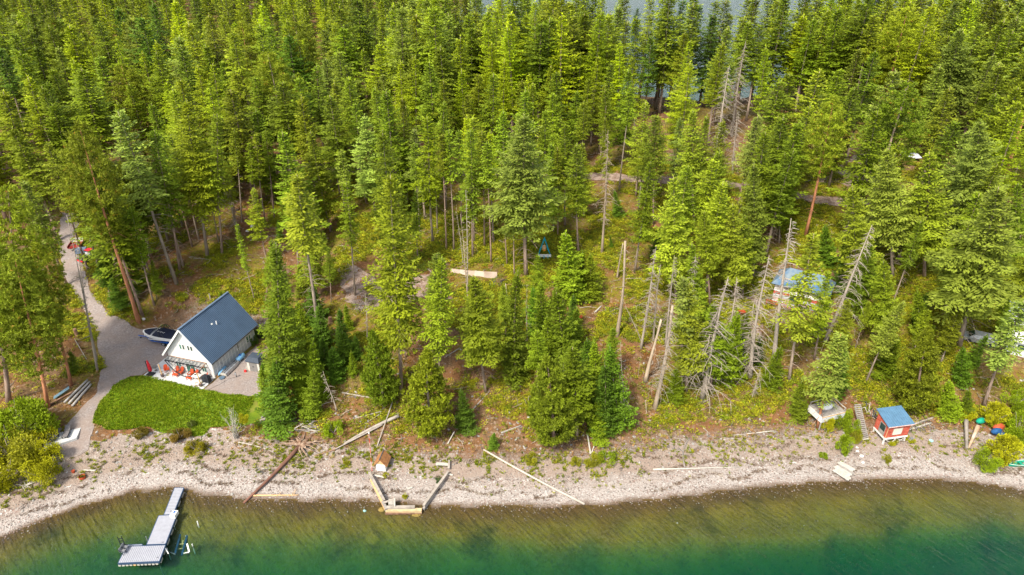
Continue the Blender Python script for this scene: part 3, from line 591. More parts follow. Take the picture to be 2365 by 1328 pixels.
# ------------------------------------------------------------ the trees one can tell apart, front to back
A = [ # kind, tip u,v, foot u,v (or None), tint, options
('F',905,398,927,905,'o',{'wide':.82,'variant':0}),('F',883,300,905,640,'o',{'variant':0,'wide':.95}),('T',692,400,735,770,'y',{'wide':1.3}),('F',632,560,655,950,'m',{'wide':.85,'variant':2}),
('T',797,420,820,682,'m',{}),('W',1212,262,1215,636,'g',{'variant':0,'wide':1.15}),('F',1020,592,1015,925,'m',{'wide':.85,'variant':1}),('W',1092,640,1122,905,'o',{'wide':1.0,'variant':1}),
('B',985,812,1000,1008,'y',{'wide':1.0}),('Y',1066,900,1074,988,'d',{}),('Y',1196,625,1190,880,'m',{'wide':.75}),('Y',1180,755,1186,850,'d',{}),('Y',1305,535,1317,690,'m',{'wide':1.15}),
('Y',1250,650,1262,795,'m',{}),('Y',1285,668,1302,860,'m',{'wide':.9}),('Y',1232,665,1240,760,'d',{}),('Y',1318,760,1322,850,'m',{}),('Y',1262,728,1272,850,'m',{}),('Y',1345,578,1350,672,'m',{}),('Y',1366,584,1368,690,'o',{}),
('Y',1183,800,1190,856,'d',{}),('Y',1204,826,1206,862,'m',{}),('B',1262,828,1280,1030,'y',{'wide':1.0}),('B',1232,900,1240,990,'m',{'wide':.8}),('F',1325,800,1332,1008,'m',{'wide':1.5,'variant':0}),('Y',1392,836,1402,1000,'d',{'wide':.85}),
('Y',1412,800,1425,985,'d',{'wide':.8}),('Y',1375,785,1385,930,'m',{'wide':.8}),('Y',1380,925,1382,1012,'m',{'wide':.9}),('Y',1352,782,1360,900,'d',{}),('Y',1140,1000,1140,1038,'d',{'wide':1.2}),
('F',1553,405,1562,700,'y',{'variant':0}),('F',1500,372,1466,628,'m',{'variant':3}),('T',1574,642,1576,900,'g',{'wide':1.1}),('F',1515,268,1508,520,'m',{}),('F',1599,252,1604,520,'y',{'variant':1}),('F',1629,490,1640,720,'o',{}),
('F',1690,470,1698,700,'o',{'variant':0}),('F',1745,376,1740,640,'g',{'variant':2}),('F',1663,340,1664,560,'o',{}),('F',1720,500,1716,690,'m',{}),('F',1810,352,1800,560,'m',{}),('F',1600,560,1610,760,'m',{}),
('T',1878,540,1822,880,'o',{'wide':1.1,'variant':2}),('F',1914,624,1880,830,'m',{'variant':3}),('F',1650,700,1640,905,'m',{'wide':1.2}),('Y',1700,725,1690,880,'m',{}),('F',1590,655,1585,905,'y',{}),('Y',1560,850,1560,930,'m',{}),
('P',1930,226,1860,545,'y',{'red':True,'variant':1,'wide':1.0}),('W',2052,340,2062,640,'g',{'variant':0}),('F',2143,350,2135,640,'o',{'variant':0,'wide':1.2}),('W',2262,280,2230,600,'g',{'variant':1}),('W',2300,430,2215,800,'g',{'wide':1.25,'variant':0}),
('W',2222,66,2160,345,'g',{'wide':1.1,'variant':1}),('F',1968,430,1975,700,'o',{}),('Y',1905,522,1918,610,'d',{'wide':1.2}),('Y',1950,560,1950,680,'d',{}),('F',2010,560,1985,760,'m',{}),
('T',1938,770,1888,990,'g',{'wide':1.5,'red':True,'variant':2}),('F',2087,695,2000,882,'g',{'variant':1}),('Y',2122,668,2126,790,'m',{'wide':.8}),('B',2145,760,2115,955,'o',{'wide':.85}),('Y',2190,880,2193,962,'m',{'wide':1.4}),('Y',2234,898,2236,962,'m',{}),('Y',2228,800,2220,890,'d',{}),
('T',2362,690,2270,945,'g',{'wide':1.5}),('F',2322,664,2312,800,'m',{'wide':1.2}),('F',2230,560,2190,790,'o',{'wide':1.2}),('F',2352,420,2328,640,'m',{}),('Y',1850,880,1850,968,'m',{}),('F',1960,690,1940,830,'o',{}),('F',2040,600,2050,800,'m',{}),
('S',2012,520,1905,792,'x',{'variant':1}),('S',1822,505,1788,830,'x',{'variant':2}),('S',1775,590,1732,872,'x',{'variant':3,'wide':1.15}),('S',1682,640,1622,920,'x',{'variant':3,'wide':1.2}),('S',1607,585,1580,760,'x',{'variant':1}),('S',1700,640,1680,800,'x',{'variant':0}),
('S',1755,850,1737,920,'x',{'variant':0}),('S',1518,568,1480,805,'x',{'variant':2,'wide':.8}),('S',1527,610,1508,790,'x',{'variant':0,'wide':.8}),('S',1555,590,1538,800,'x',{'variant':2,'wide':.8}),('N',1552,705,1512,942,'x',{'red':True,'wide':.9}),('S',1552,706,1513,942,'x',{'wide':.75,'variant':0}),
('N',1443,556,1425,776,'x',{'red':True,'wide':.9}),('N',1438,562,1425,643,'x',{'red':True,'wide':1.2}),('N',1525,738,1490,880,'x',{'red':True,'wide':1.4}),('K',1441,690,1486,802,'x',{}),('K',1478,820,1474,870,'x',{}),('K',1438,790,1442,985,'x',{}),('N',1490,925,1494,955,'x',{'red':True,'wide':1.6}),
('S',1406,300,1390,585,'x',{'variant':2,'wide':.75,'red':True}),('F',1398,270,1400,470,'o',{'wide':.8}),('S',1686,152,1648,372,'x',{'variant':1}),('S',1722,95,1690,315,'x',{'variant':3}),('S',1700,255,1692,400,'x',{'variant':1}),('K',1298,840,1298,975,'x',{}),('K',1218,655,1218,790,'x',{}),('K',1236,728,1237,782,'x',{}),
('K',750,855,778,950,'x',{'wide':2.0}),('N',1168,655,1180,720,'x',{}),('K',842,680,848,785,'x',{'wide':1.6}),('K',1073,440,1080,676,'x',{}),('K',1056,478,1070,610,'x',{'wide':.8}),('K',1060,495,1082,700,'x',{'red':True}),
('B',860,765,887,942,'m',{'wide':.85}),('Y',655,750,662,880,'m',{'wide':1.1}),('Y',725,785,733,925,'m',{'wide':.9}),('Y',745,778,750,850,'d',{'wide':1.2}),('Y',790,764,795,842,'d',{'wide':1.2}),('Y',818,775,822,830,'d',{'wide':1.2}),('Y',770,800,775,880,'d',{'wide':1.2}),('F',690,845,695,935,'m',{'wide':1.4}),
('Y',690,750,695,880,'m',{'wide':1.0}),('Y',640,830,648,975,'d',{'wide':1.1}),('Y',720,850,722,960,'m',{}),('Y',605,850,612,940,'m',{'wide':.9}),('T',545,515,588,692,'m',{'wide':.7}),('F',628,560,612,700,'m',{'wide':.8}),
('F',728,457,730,690,'y',{'wide':1.1,'variant':2}),('F',760,572,765,700,'m',{'wide':.9}),('F',675,420,690,620,'y',{'variant':3}),('F',640,620,650,800,'m',{'wide':1.2}),
('P',185,288,320,742,'o',{'red':True,'variant':1,'wide':.85}),('P',20,440,60,850,'y',{'variant':2,'wide':1.0}),('P',85,565,165,890,'y',{'variant':1,'wide':.85,'red':True}),('P',38,590,110,940,'o',{'variant':2,'wide':1.0,'red':True}),('P',-30,560,20,930,'y',{'variant':2,'wide':1.2}),
('K',150,500,225,857,'x',{'wide':.9}),('K',172,540,225,836,'x',{'wide':.9}),('Y',160,810,168,862,'m',{'wide':1.3}),('T',110,330,203,623,'o',{}),('T',150,350,230,620,'o',{}),('F',258,640,282,720,'d',{'wide':1.8}),('F',300,655,312,705,'d',{'wide':1.8}),('F',240,600,255,700,'d',{'wide':1.9}),
('T',230,420,329,727,'o',{'wide':1.2}),('T',268,258,408,655,'g',{'wide':1.2,'variant':0}),('T',300,480,356,703,'m',{'wide':1.1}),('F',280,520,300,690,'m',{'wide':1.2}),('F',350,600,362,690,'m',{'wide':1.0}),('T',340,325,423,616,'o',{}),('T',360,300,415,623,'m',{}),('W',434,230,479,591,'o',{'wide':.95}),
('T',395,310,459,552,'m',{}),('T',500,260,513,586,'m',{}),('T',520,380,552,537,'o',{}),('T',380,330,444,570,'m',{}),('O',540,300,559,511,'o',{}),('O',575,330,601,518,'m',{}),('O',590,310,613,516,'o',{}),('O',612,300,634,504,'m',{}),('T',470,390,505,560,'g',{}),
('S',505,380,548,535,'x',{'wide':.7}),('F',325,420,345,600,'m',{}),('F',300,370,330,560,'m',{}),
# middle wood under the road
('O',960,330,970,552,'m',{}),('O',1020,310,1031,575,'o',{}),('O',1040,300,1048,579,'m',{}),('T',1085,300,1092,592,'m',{}),('O',1112,300,1119,569,'y',{}),('O',1128,330,1134,606,'m',{}),('O',1165,400,1171,611,'o',{}),('O',1185,420,1188,636,'m',{}),('T',1090,270,1095,559,'o',{}),
('T',983,268,1000,560,'l',{'wide':1.1}),('L',1131,302,1140,560,'l',{}),('F',1275,330,1278,535,'m',{}),('O',1290,340,1288,542,'o',{}),('F',1330,330,1336,581,'m',{'variant':1}),('F',1302,286,1305,520,'m',{}),('F',1161,254,1165,500,'m',{}),('F',1260,255,1262,480,'m',{}),('F',932,224,940,470,'o',{}),
('F',1027,237,1030,480,'m',{}),('T',1060,300,1065,520,'m',{}),('F',1346,328,1348,500,'y',{}),('L',1000,330,1010,530,'l',{'wide':.9}),('F',960,440,965,600,'m',{'wide':.8}),('Y',1420,440,1424,500,'d',{}),('Y',1410,545,1412,575,'d',{}),
('T',1462,132,1465,330,'l',{}),('L',1431,98,1433,330,'l',{'wide':1.2}),('L',1342,125,1330,330,'l',{}),('F',1397,205,1400,400,'m',{}),('F',1556,210,1558,390,'y',{}),('F',1522,264,1526,440,'o',{}),
]
for a in A:
    kw = dict(a[6]); T_(a[0], a[1], a[2], a[3], a[4], a[5], **kw)
B = [ # tips of trees whose feet are hidden
('F',130,107,'g'),('F',191,176,'m'),('F',34,34,'g'),('F',271,322,'g'),('F',352,235,'m'),('F',535,203,'y'),('P',627,122,'y'),('P',691,54,'y'),('F',742,68,'g'),('F',664,78,'d'),('L',359,95,'l'),('L',325,119,'l'),('L',437,51,'l'),('L',542,98,'l'),('L',342,51,'l'),
('L',271,88,'l'),('P',173,315,'y'),('F',64,413,'g'),('F',10,210,'o'),('F',61,173,'l'),('F',98,197,'o'),('L',169,136,'l'),('F',576,105,'y'),('F',512,139,'m'),('F',762,217,'m'),('F',550,165,'o'),('F',482,100,'m'),('L',400,60,'l'),('F',80,60,'o'),('F',225,60,'o'),
('F',120,240,'m'),('F',215,380,'m'),('F',40,290,'o'),('F',300,190,'m'),('F',395,205,'o'),('L',455,150,'l'),('F',490,260,'o'),('F',590,250,'m'),('F',700,220,'o'),('F',650,190,'m'),('F',720,150,'m'),('F',810,180,'m'),('F',730,300,'o'),('F',660,300,'m'),('F',600,175,'m'),('F',780,120,'g'),
('F',904,75,'g'),('F',841,112,'m'),('F',1048,37,'m'),('F',1082,66,'m'),('L',1134,98,'l'),('F',1017,105,'y'),('F',990,142,'m'),('F',1051,129,'m'),('F',1136,169,'m'),('F',1202,203,'m'),('W',1248,30,'g'),('F',1295,3,'m'),('W',1356,30,'m'),('F',1417,78,'g'),('F',865,200,'m'),('F',899,207,'m'),
('W',975,3,'o'),('F',1505,81,'d'),('F',1576,75,'y'),('L',1816,3,'l'),('F',1850,20,'l'),('F',1931,34,'m'),('F',1890,44,'g'),('F',1944,64,'y'),('L',2039,3,'l'),('L',2097,27,'l'),('F',2148,37,'g'),('L',2280,24,'l'),('F',2344,8,'g'),('F',2361,71,'y'),('F',2290,125,'g'),('F',2321,153,'o'),('F',2358,197,'o'),
('L',2358,254,'l'),('F',1985,112,'g'),('F',2019,112,'m'),('F',2060,160,'g'),('F',2104,68,'g'),('F',1941,163,'m'),('F',1887,159,'y'),('F',1826,166,'o'),('F',1799,190,'m'),('L',1782,108,'l'),('L',1670,95,'l'),('L',1592,92,'l'),('L',1589,142,'l'),('P',2100,197,'m'),('F',1680,61,'g'),('F',1734,47,'m'),
('F',2080,230,'m'),('F',2030,250,'m'),('F',1970,200,'m'),('F',2180,150,'g'),('F',2200,200,'y'),('F',1760,60,'m'),('F',1655,30,'d'),('F',1535,30,'d'),('F',1470,20,'d'),('F',1840,280,'m'),('F',1770,300,'m'),('F',1870,240,'y'),
]
for k, u, v, t in B: T_(k, u, v, None, None, t, H={'L': 22, 'P': 24, 'F': random.uniform(18, 23), 'W': 24}[k], wide=random.uniform(1.15, 1.5))

# fill the forest between them
near = [t[3] for t in TREES]
VL = ([0, 130, 250, 450, 560, 620, 800, 1300, 1450, 1600, 1750, 1950, 2050, 2150, 2365], [560, 455, 470, 480, 440, 320, 350, 360, 270, 255, 255, 290, 330, 330, 430])
cand = []
for _ in range(60000):
    y = random.uniform(98, 330); x = random.uniform(-1.05, 1.05) * (y * .82 + 20); cand.append((x, y))
xy = np.array(cand); hh = height(xy[:, 0], xy[:, 1]); ok = hh > .6
yf = np.interp(xy[:, 0], FX, FY); ok &= xy[:, 1] < yf + 2
for a in AVOID: ok &= ~inpoly(xy[:, 0], xy[:, 1], a)
cells = {}
def close(p, r):
    cxk, cyk = int(p[0] // 8), int(p[1] // 8)
    for i in (-1, 0, 1):
        for j in (-1, 0, 1):
            for q in cells.get((cxk + i, cyk + j), ()):
                if (q[0] - p[0]) ** 2 + (q[1] - p[1]) ** 2 < r * r: return True
    return False
def put(p): cells.setdefault((int(p[0] // 8), int(p[1] // 8)), []).append(p)
for p in near: put((p.x, p.y))
nfill = 0; far_pts = []
for (x, y), h_, k in zip(cand, hh, ok):
    if not k: continue
    u, v = pix((x, y, float(h_)))
    if u < -120 or u > 2480: continue
    if v > np.interp(u, *VL): continue
    rmin = (5.7 if x < -25 else 4.6) if y < 200 else 6.2
    if x > 20 and y > 150: rmin = 4.8
    if 1440 < u < 1740 and v < 330: rmin = 4.8
    if 1060 < u < 1200 and 120 < v < 260: rmin = 7.0
    if close((x, y), rmin): continue
    put((x, y)); ut, vt = pix((x, y, float(h_) + 21))
    left = u < 900
    if y > (208 if x > -5 else 186): far_pts.append((x, y, float(h_))); continue
    if vt > -90 or v > 0:
        z_ = fbm(x, y, 18, 91); q = random.random()
        kind = 'L' if (z_ > .5 and q < .6) else ('T' if q < .26 else 'O' if q < .38 else 'P' if q < .46 else 'F')
        if 1420 < u < 1760 and v < 330: kind = random.choice('OOTTF')
        tint = {'L': 'l', 'P': random.choice('oy')}.get(kind) or random.choices('omgyld', [3, 4, 2, 2, 1.5 if left else .4, .6])[0]
        tree(kind, Vector((x, y, float(h_) - .1)), random.uniform(19, 26) if not (x > -25 and y > 140) else random.uniform(22, 29), tint, red=(kind == 'P'), wide=random.uniform(1.15, 1.6)); nfill += 1
REG = [([(600, 330), (1460, 330), (1440, 440), (1260, 470), (1080, 520), (900, 500), (760, 520), (640, 470)], 'FTOLFO', 14, 22, 4.0), ([(1465, 445), (1820, 470), (1830, 520), (1800, 590), (1700, 640), (1640, 700), (1560, 640), (1480, 560)], 'FFFTY', 13, 20, 3.7),
       ([(2150, 480), (2365, 400), (2365, 740), (2240, 760), (2150, 850), (2080, 800), (2000, 700), (1900, 640), (1900, 585), (2050, 560)], 'FFFTY', 13, 21, 3.9), ([(225, 560), (430, 500), (400, 590), (320, 660), (240, 690)], 'TOF', 12, 19, 4.0),
       ([(600, 560), (700, 520), (760, 560), (740, 640), (690, 760), (620, 700)], 'FTY', 9, 15, 4.4),
       ([(1180, 720), (1290, 720), (1330, 780), (1420, 900), (1300, 960), (1150, 860)], 'YYF', 7, 11, 2.6), ([(1550, 780), (1720, 760), (1790, 900), (1600, 930)], 'Y', 6, 8, 2.6), ([(1800, 820), (1900, 780), (2250, 770), (2250, 880), (2000, 900), (1830, 920)], 'YFT', 8, 13, 3.2),
       ([(620, 760), (830, 760), (820, 880), (700, 940), (620, 960)], 'YY', 6, 8, 2.3), ([(640, 440), (830, 440), (840, 560), (720, 620), (600, 520)], 'OT', 14, 20, 4.2), ([(830, 720), (1140, 700), (1160, 860), (960, 860), (840, 880)], 'TYF', 9, 14, 5.0)]
for pl, kinds, h0, h1, rm in REG:
    wc = [at(u, v) for u, v in pl]; sx = RNG.uniform(min(p.x for p in wc), max(p.x for p in wc), 500); sy = RNG.uniform(min(p.y for p in wc), max(p.y for p in wc), 500); kk = inpoly(sx, sy, [(p.x, p.y) for p in wc]); sx, sy = sx[kk], sy[kk]; sz = height(sx, sy)
    for p in [Vector((float(a), float(b_), float(c_))) for a, b_, c_ in zip(sx, sy, sz)]:
        if close((p.x, p.y), rm) or any(inpoly(np.array([p.x]), np.array([p.y]), a)[0] for a in AVOID): continue
        put((p.x, p.y)); k = random.choice(kinds); tree(k, p - Vector((0, 0, .1)), random.uniform(3.5, 7) if k == 'Y' else random.uniform(h0, h1), 'l' if k == 'L' else random.choice('dmmm') if k == 'Y' else random.choice('ommgy'), wide=random.uniform(1.0, 1.35))
print('trees', len(TREES), 'far', len(far_pts))
# the deep wood beyond, read as one mass
fm = [leafmat('far_foliage_a', objcol=False, base=(.165, .20, .010), rnd=.3), leafmat('far_foliage_b', objcol=False, base=(.12, .165, .010), rnd=.3), leafmat('far_foliage_c', objcol=False, base=(.24, .29, .006), rnd=.2)]
fp = []
for k in range(3):
    V, F, Tt, Aa = conifer(200 + k, 20, 2.9, .3, 95, pf2, -10, 38, .25, .15, sp=.4, lL=.6, lW=.32, tw=.5, gaps=.15)
    me = leafmesh('far_fir', V, F, Tt, Aa, fm[k]); o = proto('far_fir', me)
    bm = bmesh.new(); bm.from_mesh(me); tm = trunk_mesh(200 + k, 20, .26, M_BARK); bm.from_mesh(tm); 
    nl = len(F)
    bm.faces.ensure_lookup_table()
    for f in bm.faces[nl:]: f.material_index = 1
    bm.to_mesh(me); bm.free(); me.materials.append(M_BARK); o.color = (1, 1, 1, 1); fp.append(o)
for _ in range(9000):
    y = random.uniform(330, 620); x = random.uniform(-1, .1) * (y * .8 + 20)
    if y > np.interp(x, FX, FY) - 5: continue
    if close((x, y), 8.5): continue
    put((x, y)); far_pts.append((x, y, float(height(x, y))))
o = scatter('distant_forest', np.array(far_pts), fp, .85, 1.2, .03); o['label'] = 'dense mixed conifer forest running back behind the trees at top left'
# ------------------------------------------------------------ ground cover
gc = [leafmat('cover_yellow', objcol=False, base=(.27, .265, .010), rnd=.35), leafmat('cover_green', objcol=False, base=(.17, .215, .010), rnd=.35), leafmat('cover_rust', objcol=False, base=(.26, .12, .025), rnd=.4), leafmat('grass_tuft', objcol=False, base=(.26, .27, .03), rnd=.35)]
def clump(seed, n, r, h, m, l=.16, w=.13):
    g_ = np.random.default_rng(seed); a = g_.uniform(0, 6.283, n); q = np.sqrt(g_.uniform(0, 1, n)) * r
    P_ = np.stack([q * np.cos(a), q * np.sin(a), h * (1 - (q / r) ** 2 * .6) * g_.uniform(.3, 1, n)], 1); D_ = np.stack([np.cos(a) * .8 + g_.normal(0, .6, n), np.sin(a) * .8 + g_.normal(0, .6, n), g_.uniform(-.2, .5, n)], 1)
    V, F = leaves(P_, D_, UP[None] + g_.normal(0, .4, (n, 3)), l * g_.uniform(.7, 1.4, n), w * g_.uniform(.7, 1.3, n))
    return leafmesh('clump', V, F, g_.uniform(0, 1, n), g_.uniform(0, 1, n), m)
cl = [proto('clump', clump(300 + k, 46, .5, .38, gc[[0, 1, 0][k]])) for k in range(3)]
def cover_density(x, y):
    d = y - shore(x); n = fbm(x, y, 5.5, 55, 3); m_ = (.04 + .96 * sstep(.455, .53, n)) * sstep(8.5, 11.5, d) * np.interp(d, [9, 16], [.6, 1]); u, v = CU + FPX * x / (y * .87 + 25), 0
    m_ = m_ * (1 - .6 * np.exp(-((x + 12) / 14) ** 2 - ((d - 18) / 7) ** 2)) * np.interp(y, [60, 95, 130, 200], [1, 1, .6, .35]) * (1 - .9 * (x < -62) * (y < 84))
    hx, hy = hloc(x, y); m_ = m_ * ~((hx > -11) & (hx < 1.5) & (hy > -3.5) & (hy < 10.5)); c_ = np.exp(-(((hx + 1.5) / 4.5) ** 2 + ((hy - 13.5) / 2.6) ** 2)) + .8 * np.exp(-(((hx - 3.5) / 1.8) ** 2 + ((hy - 8) / 4.0) ** 2))
    m_ = m_ * (1 - np.clip(c_ * 1.3, 0, 1)) * ~((np.abs(hx - 4.5) < 2.5) & (np.abs(hy - 3.5) < 2.5)) * ~((x > -62) & (x < -36) & (d < 27) & (hy < -2))
    return m_
x, y = box_pts(85000, -85, 85, 64, 135, cover_density)
scatter('ground_cover', np.stack([x, y, height(x, y)], 1), cl, .6, 1.35, .25)
x, y = box_pts(14000, -85, 85, 64, 135, lambda x, y: .5 * sstep(11, 14, y - shore(x)) * (fbm(x, y, 4, 58, 3) > .47) * ~((x > -66) & (x < -33) & (y < 88)))
scatter('fern_clumps', np.stack([x, y, height(x, y)], 1), [proto('clump', clump(310 + k, 34, .42, .3, gc[[2, 1][k]])) for k in range(2)], .5, 1.1, .25)
def tuft(seed, n, m, h=.35):
    g_ = np.random.default_rng(seed); a = g_.uniform(0, 6.283, n); P_ = np.stack([.12 * np.cos(a) * g_.uniform(0, 1, n), .12 * np.sin(a) * g_.uniform(0, 1, n), np.zeros(n)], 1)
    D_ = np.stack([np.cos(a) * .6, np.sin(a) * .6, np.full(n, 1.0)], 1); V, F = leaves(P_, D_, g_.normal(0, 1, (n, 3)), h * g_.uniform(.6, 1.3, n), np.full(n, .07)); return leafmesh('tuft', V, F, g_.uniform(0, 1, n), g_.uniform(0, 1, n), m)
tf = [proto('tuft', tuft(320, 26, gc[3])), proto('tuft', tuft(321, 22, gc[0])), proto('tuft', tuft(322, 26, gc[1]))]
def shore_grass(x, y):
    d = y - shore(x); n = .55 * fbm(x, y, 2.6, 141, 3) + .45 * vnoise(x * 2.1, y * 2.1, 9); band = np.exp(-((d - np.interp(x, [-60, -40, -20, 0, 30, 60], [6, 5.5, 6.5, 5.6, 6, 6])) / 1.9) ** 2) * np.interp(x, [-70, -30, -26, 20, 26, 60], [.9, .9, 1, 1, .5, .5])
    return sstep(.46, .6, n) * np.maximum(band, .35 * (d > 9) * (d < 16))
x, y = box_pts(70000, -66, 66, 54, 76, shore_grass)
scatter('beach_grass', np.stack([x, y, height(x, y)], 1), tf, .35, .95, .3)
x, y = RNG.uniform(-62, -34, 70000), RNG.uniform(62, 82, 70000); k_ = inpoly(x, y, LWN); x, y = x[k_], y[k_]
k_ = RNG.uniform(0, 1, len(x)) < .9 - .55 * sstep(.52, .62, fbm(x, y, 3, 171, 4)); x, y = x[k_], y[k_]
lm_ = [leafmat('turf_a', objcol=False, base=(.15, .24, .007), rnd=.3), leafmat('turf_b', objcol=False, base=(.22, .28, .012), rnd=.3)]
scatter('turf', np.stack([x, y, height(x, y) + .08], 1), [proto('tuft', tuft(330 + k, 12, lm_[k], .16)) for k in range(2)], .7, 1.2, .2)

def stick_mesh(seed, m):
    rr = random.Random(seed); b = MB(); l = rr.uniform(1.0, 2.6); k = rr.uniform(-.3, .3)
    b.tube([(0, 0, .05), (l * .5, k, .10), (l, k * .5, .04)], [.06, .045, .02], 5)
    for _ in range(3): p = rr.uniform(.2, .9) * l; b.tube([(p, k * .6, .09), (p + .2, k * .6 + rr.choice((-1, 1)) * rr.uniform(.2, .5), rr.uniform(.08, .35))], [.02, .006], 3, 0, False)
    return b.mesh('stick', m)
x, y = box_pts(5200, -85, 85, 60, 150, lambda x, y: np.interp(y - shore(x), [5, 9, 14, 40, 90], [.15, .5, 1, .8, .4]) * (.3 + .7 * (fbm(x, y, 7, 201, 3) > .5)) * ~((x > -66) & (x < -34) & (y < 86)) * ((x > -30) | (y > 86) | (x < -60)))
sk = [proto('stick', stick_mesh(500 + k, [M_DEAD, M_BARK, M_DEAD][k % 3])) for k in range(5)]
for q in sk: q.color = (1, .95, .9, 1)
scatter('fallen_branches', np.stack([x, y, height(x, y)], 1), sk, .5, 1.2, .12)

dgm = [leafmat('dry_grass_a', objcol=False, base=(.36, .22, .10), rnd=.3), leafmat('dry_grass_b', objcol=False, base=(.30, .25, .07), rnd=.3)]
x, y = box_pts(26000, -75, 80, 60, 100, lambda x, y: np.interp(y - shore(x), [5.5, 7.5, 14, 20, 32], [0, .85, .9, .4, .15]) * (.25 + .75 * (fbm(x, y, 2.2, 231, 3) > .47)) * ~((x > -64) & (x < -36) & (y - shore(x) < 12)))
scatter('dry_grass', np.stack([x, y, height(x, y)], 1), [proto('tuft', tuft(340 + k, 20, dgm[k], .28)) for k in range(2)], .6, 1.3, .4)

x = RNG.uniform(-72, 72, 5200); k_ = RNG.integers(0, 3, 5200); y = shore(x) + np.array([1.9, 3.6, 5.9])[k_] + .35 * (vnoise(x / 3, k_ * 9.0, 3) - .5) * 4 + RNG.normal(0, .12, 5200); k_ = fbm(x, y, 4, 251, 3) > .46; x, y = x[k_], y[k_]
dl = mat('drift_litter', (.13, .085, .055, 1), .9, .4); dm = []
for k in range(3):
    b = MB(); rr = random.Random(600 + k)
    for _ in range(5): a = rr.uniform(0, 6.28); p = Vector((rr.uniform(-.2, .2), rr.uniform(-.1, .1), .03)); b.tube([p, p + Vector((math.cos(a), math.sin(a), .05)) * rr.uniform(.1, .28)], [.022, .012], 3, 0, False)
    dm.append(proto('twig', b.mesh('twig', [dl, M_DEAD][k % 2])))
scatter('drift_line', np.stack([x, y, height(x, y) + .03], 1), dm, .6, 1.5, .2)
# ------------------------------------------------------------ things people built
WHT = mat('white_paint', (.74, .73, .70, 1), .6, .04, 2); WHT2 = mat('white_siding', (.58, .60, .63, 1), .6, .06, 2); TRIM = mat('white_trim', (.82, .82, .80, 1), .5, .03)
ROOFB = mat('blue_grey_metal', (.040, .080, .150, 1), .42, .12, .5, metal=.25, spec=.5); ROOFR = mat('blue_grey_rib', (.15, .22, .33, 1), .4, .1, .5, metal=.25, spec=.5)
GLASS = mat('window_glass', (.03, .06, .055, 1), .12, .3, 1, spec=.8); GLASSG = mat('green_window_glass', (.05, .17, .13, 1), .12, .3, 1, spec=.8); BLACK = mat('black_paint', (.022, .026, .032, 1), .5, .2); CONC = mat('concrete', (.52, .53, .54, 1), .85, .06, 1.5)
WOOD = mat('grey_timber', (.30, .275, .25, 1), .9, .22, 2, stretch=(1, 1, 1), bump=.3); WOODP = mat('pale_timber', (.46, .43, .38, 1), .9, .15, 2); LOGM = mat('weathered_log', (.34, .30, .26, 1), .9, .25, 1.8, bump=.3); LOGB = mat('brown_log', (.24, .13, .08, 1), .9, .3, 1.6, c2=(.36, .22, .15), bump=.3); TAN = mat('tan_timber', (.62, .40, .20, 1), .8, .15, 3)
ORG = mat('orange_plastic', (.55, .075, .02, 1), .45, .06); REDP = mat('red_plastic', (.62, .03, .03, 1), .5, .06); REDF = mat('red_fabric', (.50, .02, .03, 1), .8, .1); NET = mat('black_mesh', (.035, .04, .042, 1), .9, .2); METAL = mat('grey_metal', (.45, .46, .48, 1), .35, .15, 3, metal=.6); DGREY = mat('dark_grey_paint', (.07, .075, .08, 1), .6, .15)
LBLUE = mat('light_blue_paint', (.19, .42, .66, 1), .4, .08); BLUE = mat('blue_paint', (.02, .12, .45, 1), .3, .1); NAVY = mat('navy_cover', (.008, .012, .03, 1), .75, .3); SHEDR = mat('charcoal_roof', (.045, .06, .085, 1), .7, .15); SHEDD = mat('grey_shed_door', (.20, .19, .18, 1), .6, .1); ROPE = mat('rope', (.55, .42, .25, 1), .9, .1)
TERRA = mat('dark_pot', (.13, .095, .09, 1), .7, .2); REDW = mat('red_siding', (.46, .055, .035, 1), .8, .28, 2.5, c2=(.60, .16, .10), stretch=(.6, .6, 3)); BLUER = mat('light_blue_roof', (.09, .185, .29, 1), .5, .12, 1.2); BLUER2 = mat('faded_blue_roof', (.07, .19, .38, 1), .7, .35, .9, c2=(.19, .24, .27)); CURT = mat('cream_curtain', (.76, .68, .52, 1), .8, .08); RUSTR = mat('brown_shingle', (.36, .165, .065, 1), .9, .25, 4); PINK = mat('faded_pink_paint', (.66, .45, .40, 1), .9, .2, 2)
DECKM = mat('grey_deck_board', (.36, .37, .42, 1), .75, .06, 3); TURQ = mat('turquoise_paint', (.01, .38, .52, 1), .5, .1); PLY = mat('plywood_sheet', (.40, .30, .22, 1), .85, .14, .8, c2=(.46, .37, .31)); GREENP = mat('green_plastic', (.01, .30, .20, 1), .5, .15); BUCKET = mat('rusty_orange', (.42, .075, .03, 1), .8, .3); TEAL = mat('teal_plastic', (.35, .62, .62, 1), .5, .1); STONEW = mat('white_rock', (.74, .72, .69, 1), .9, .12, 3); OCHRE = mat('algae_stone', (.34, .24, .07, 1), .9, .2)

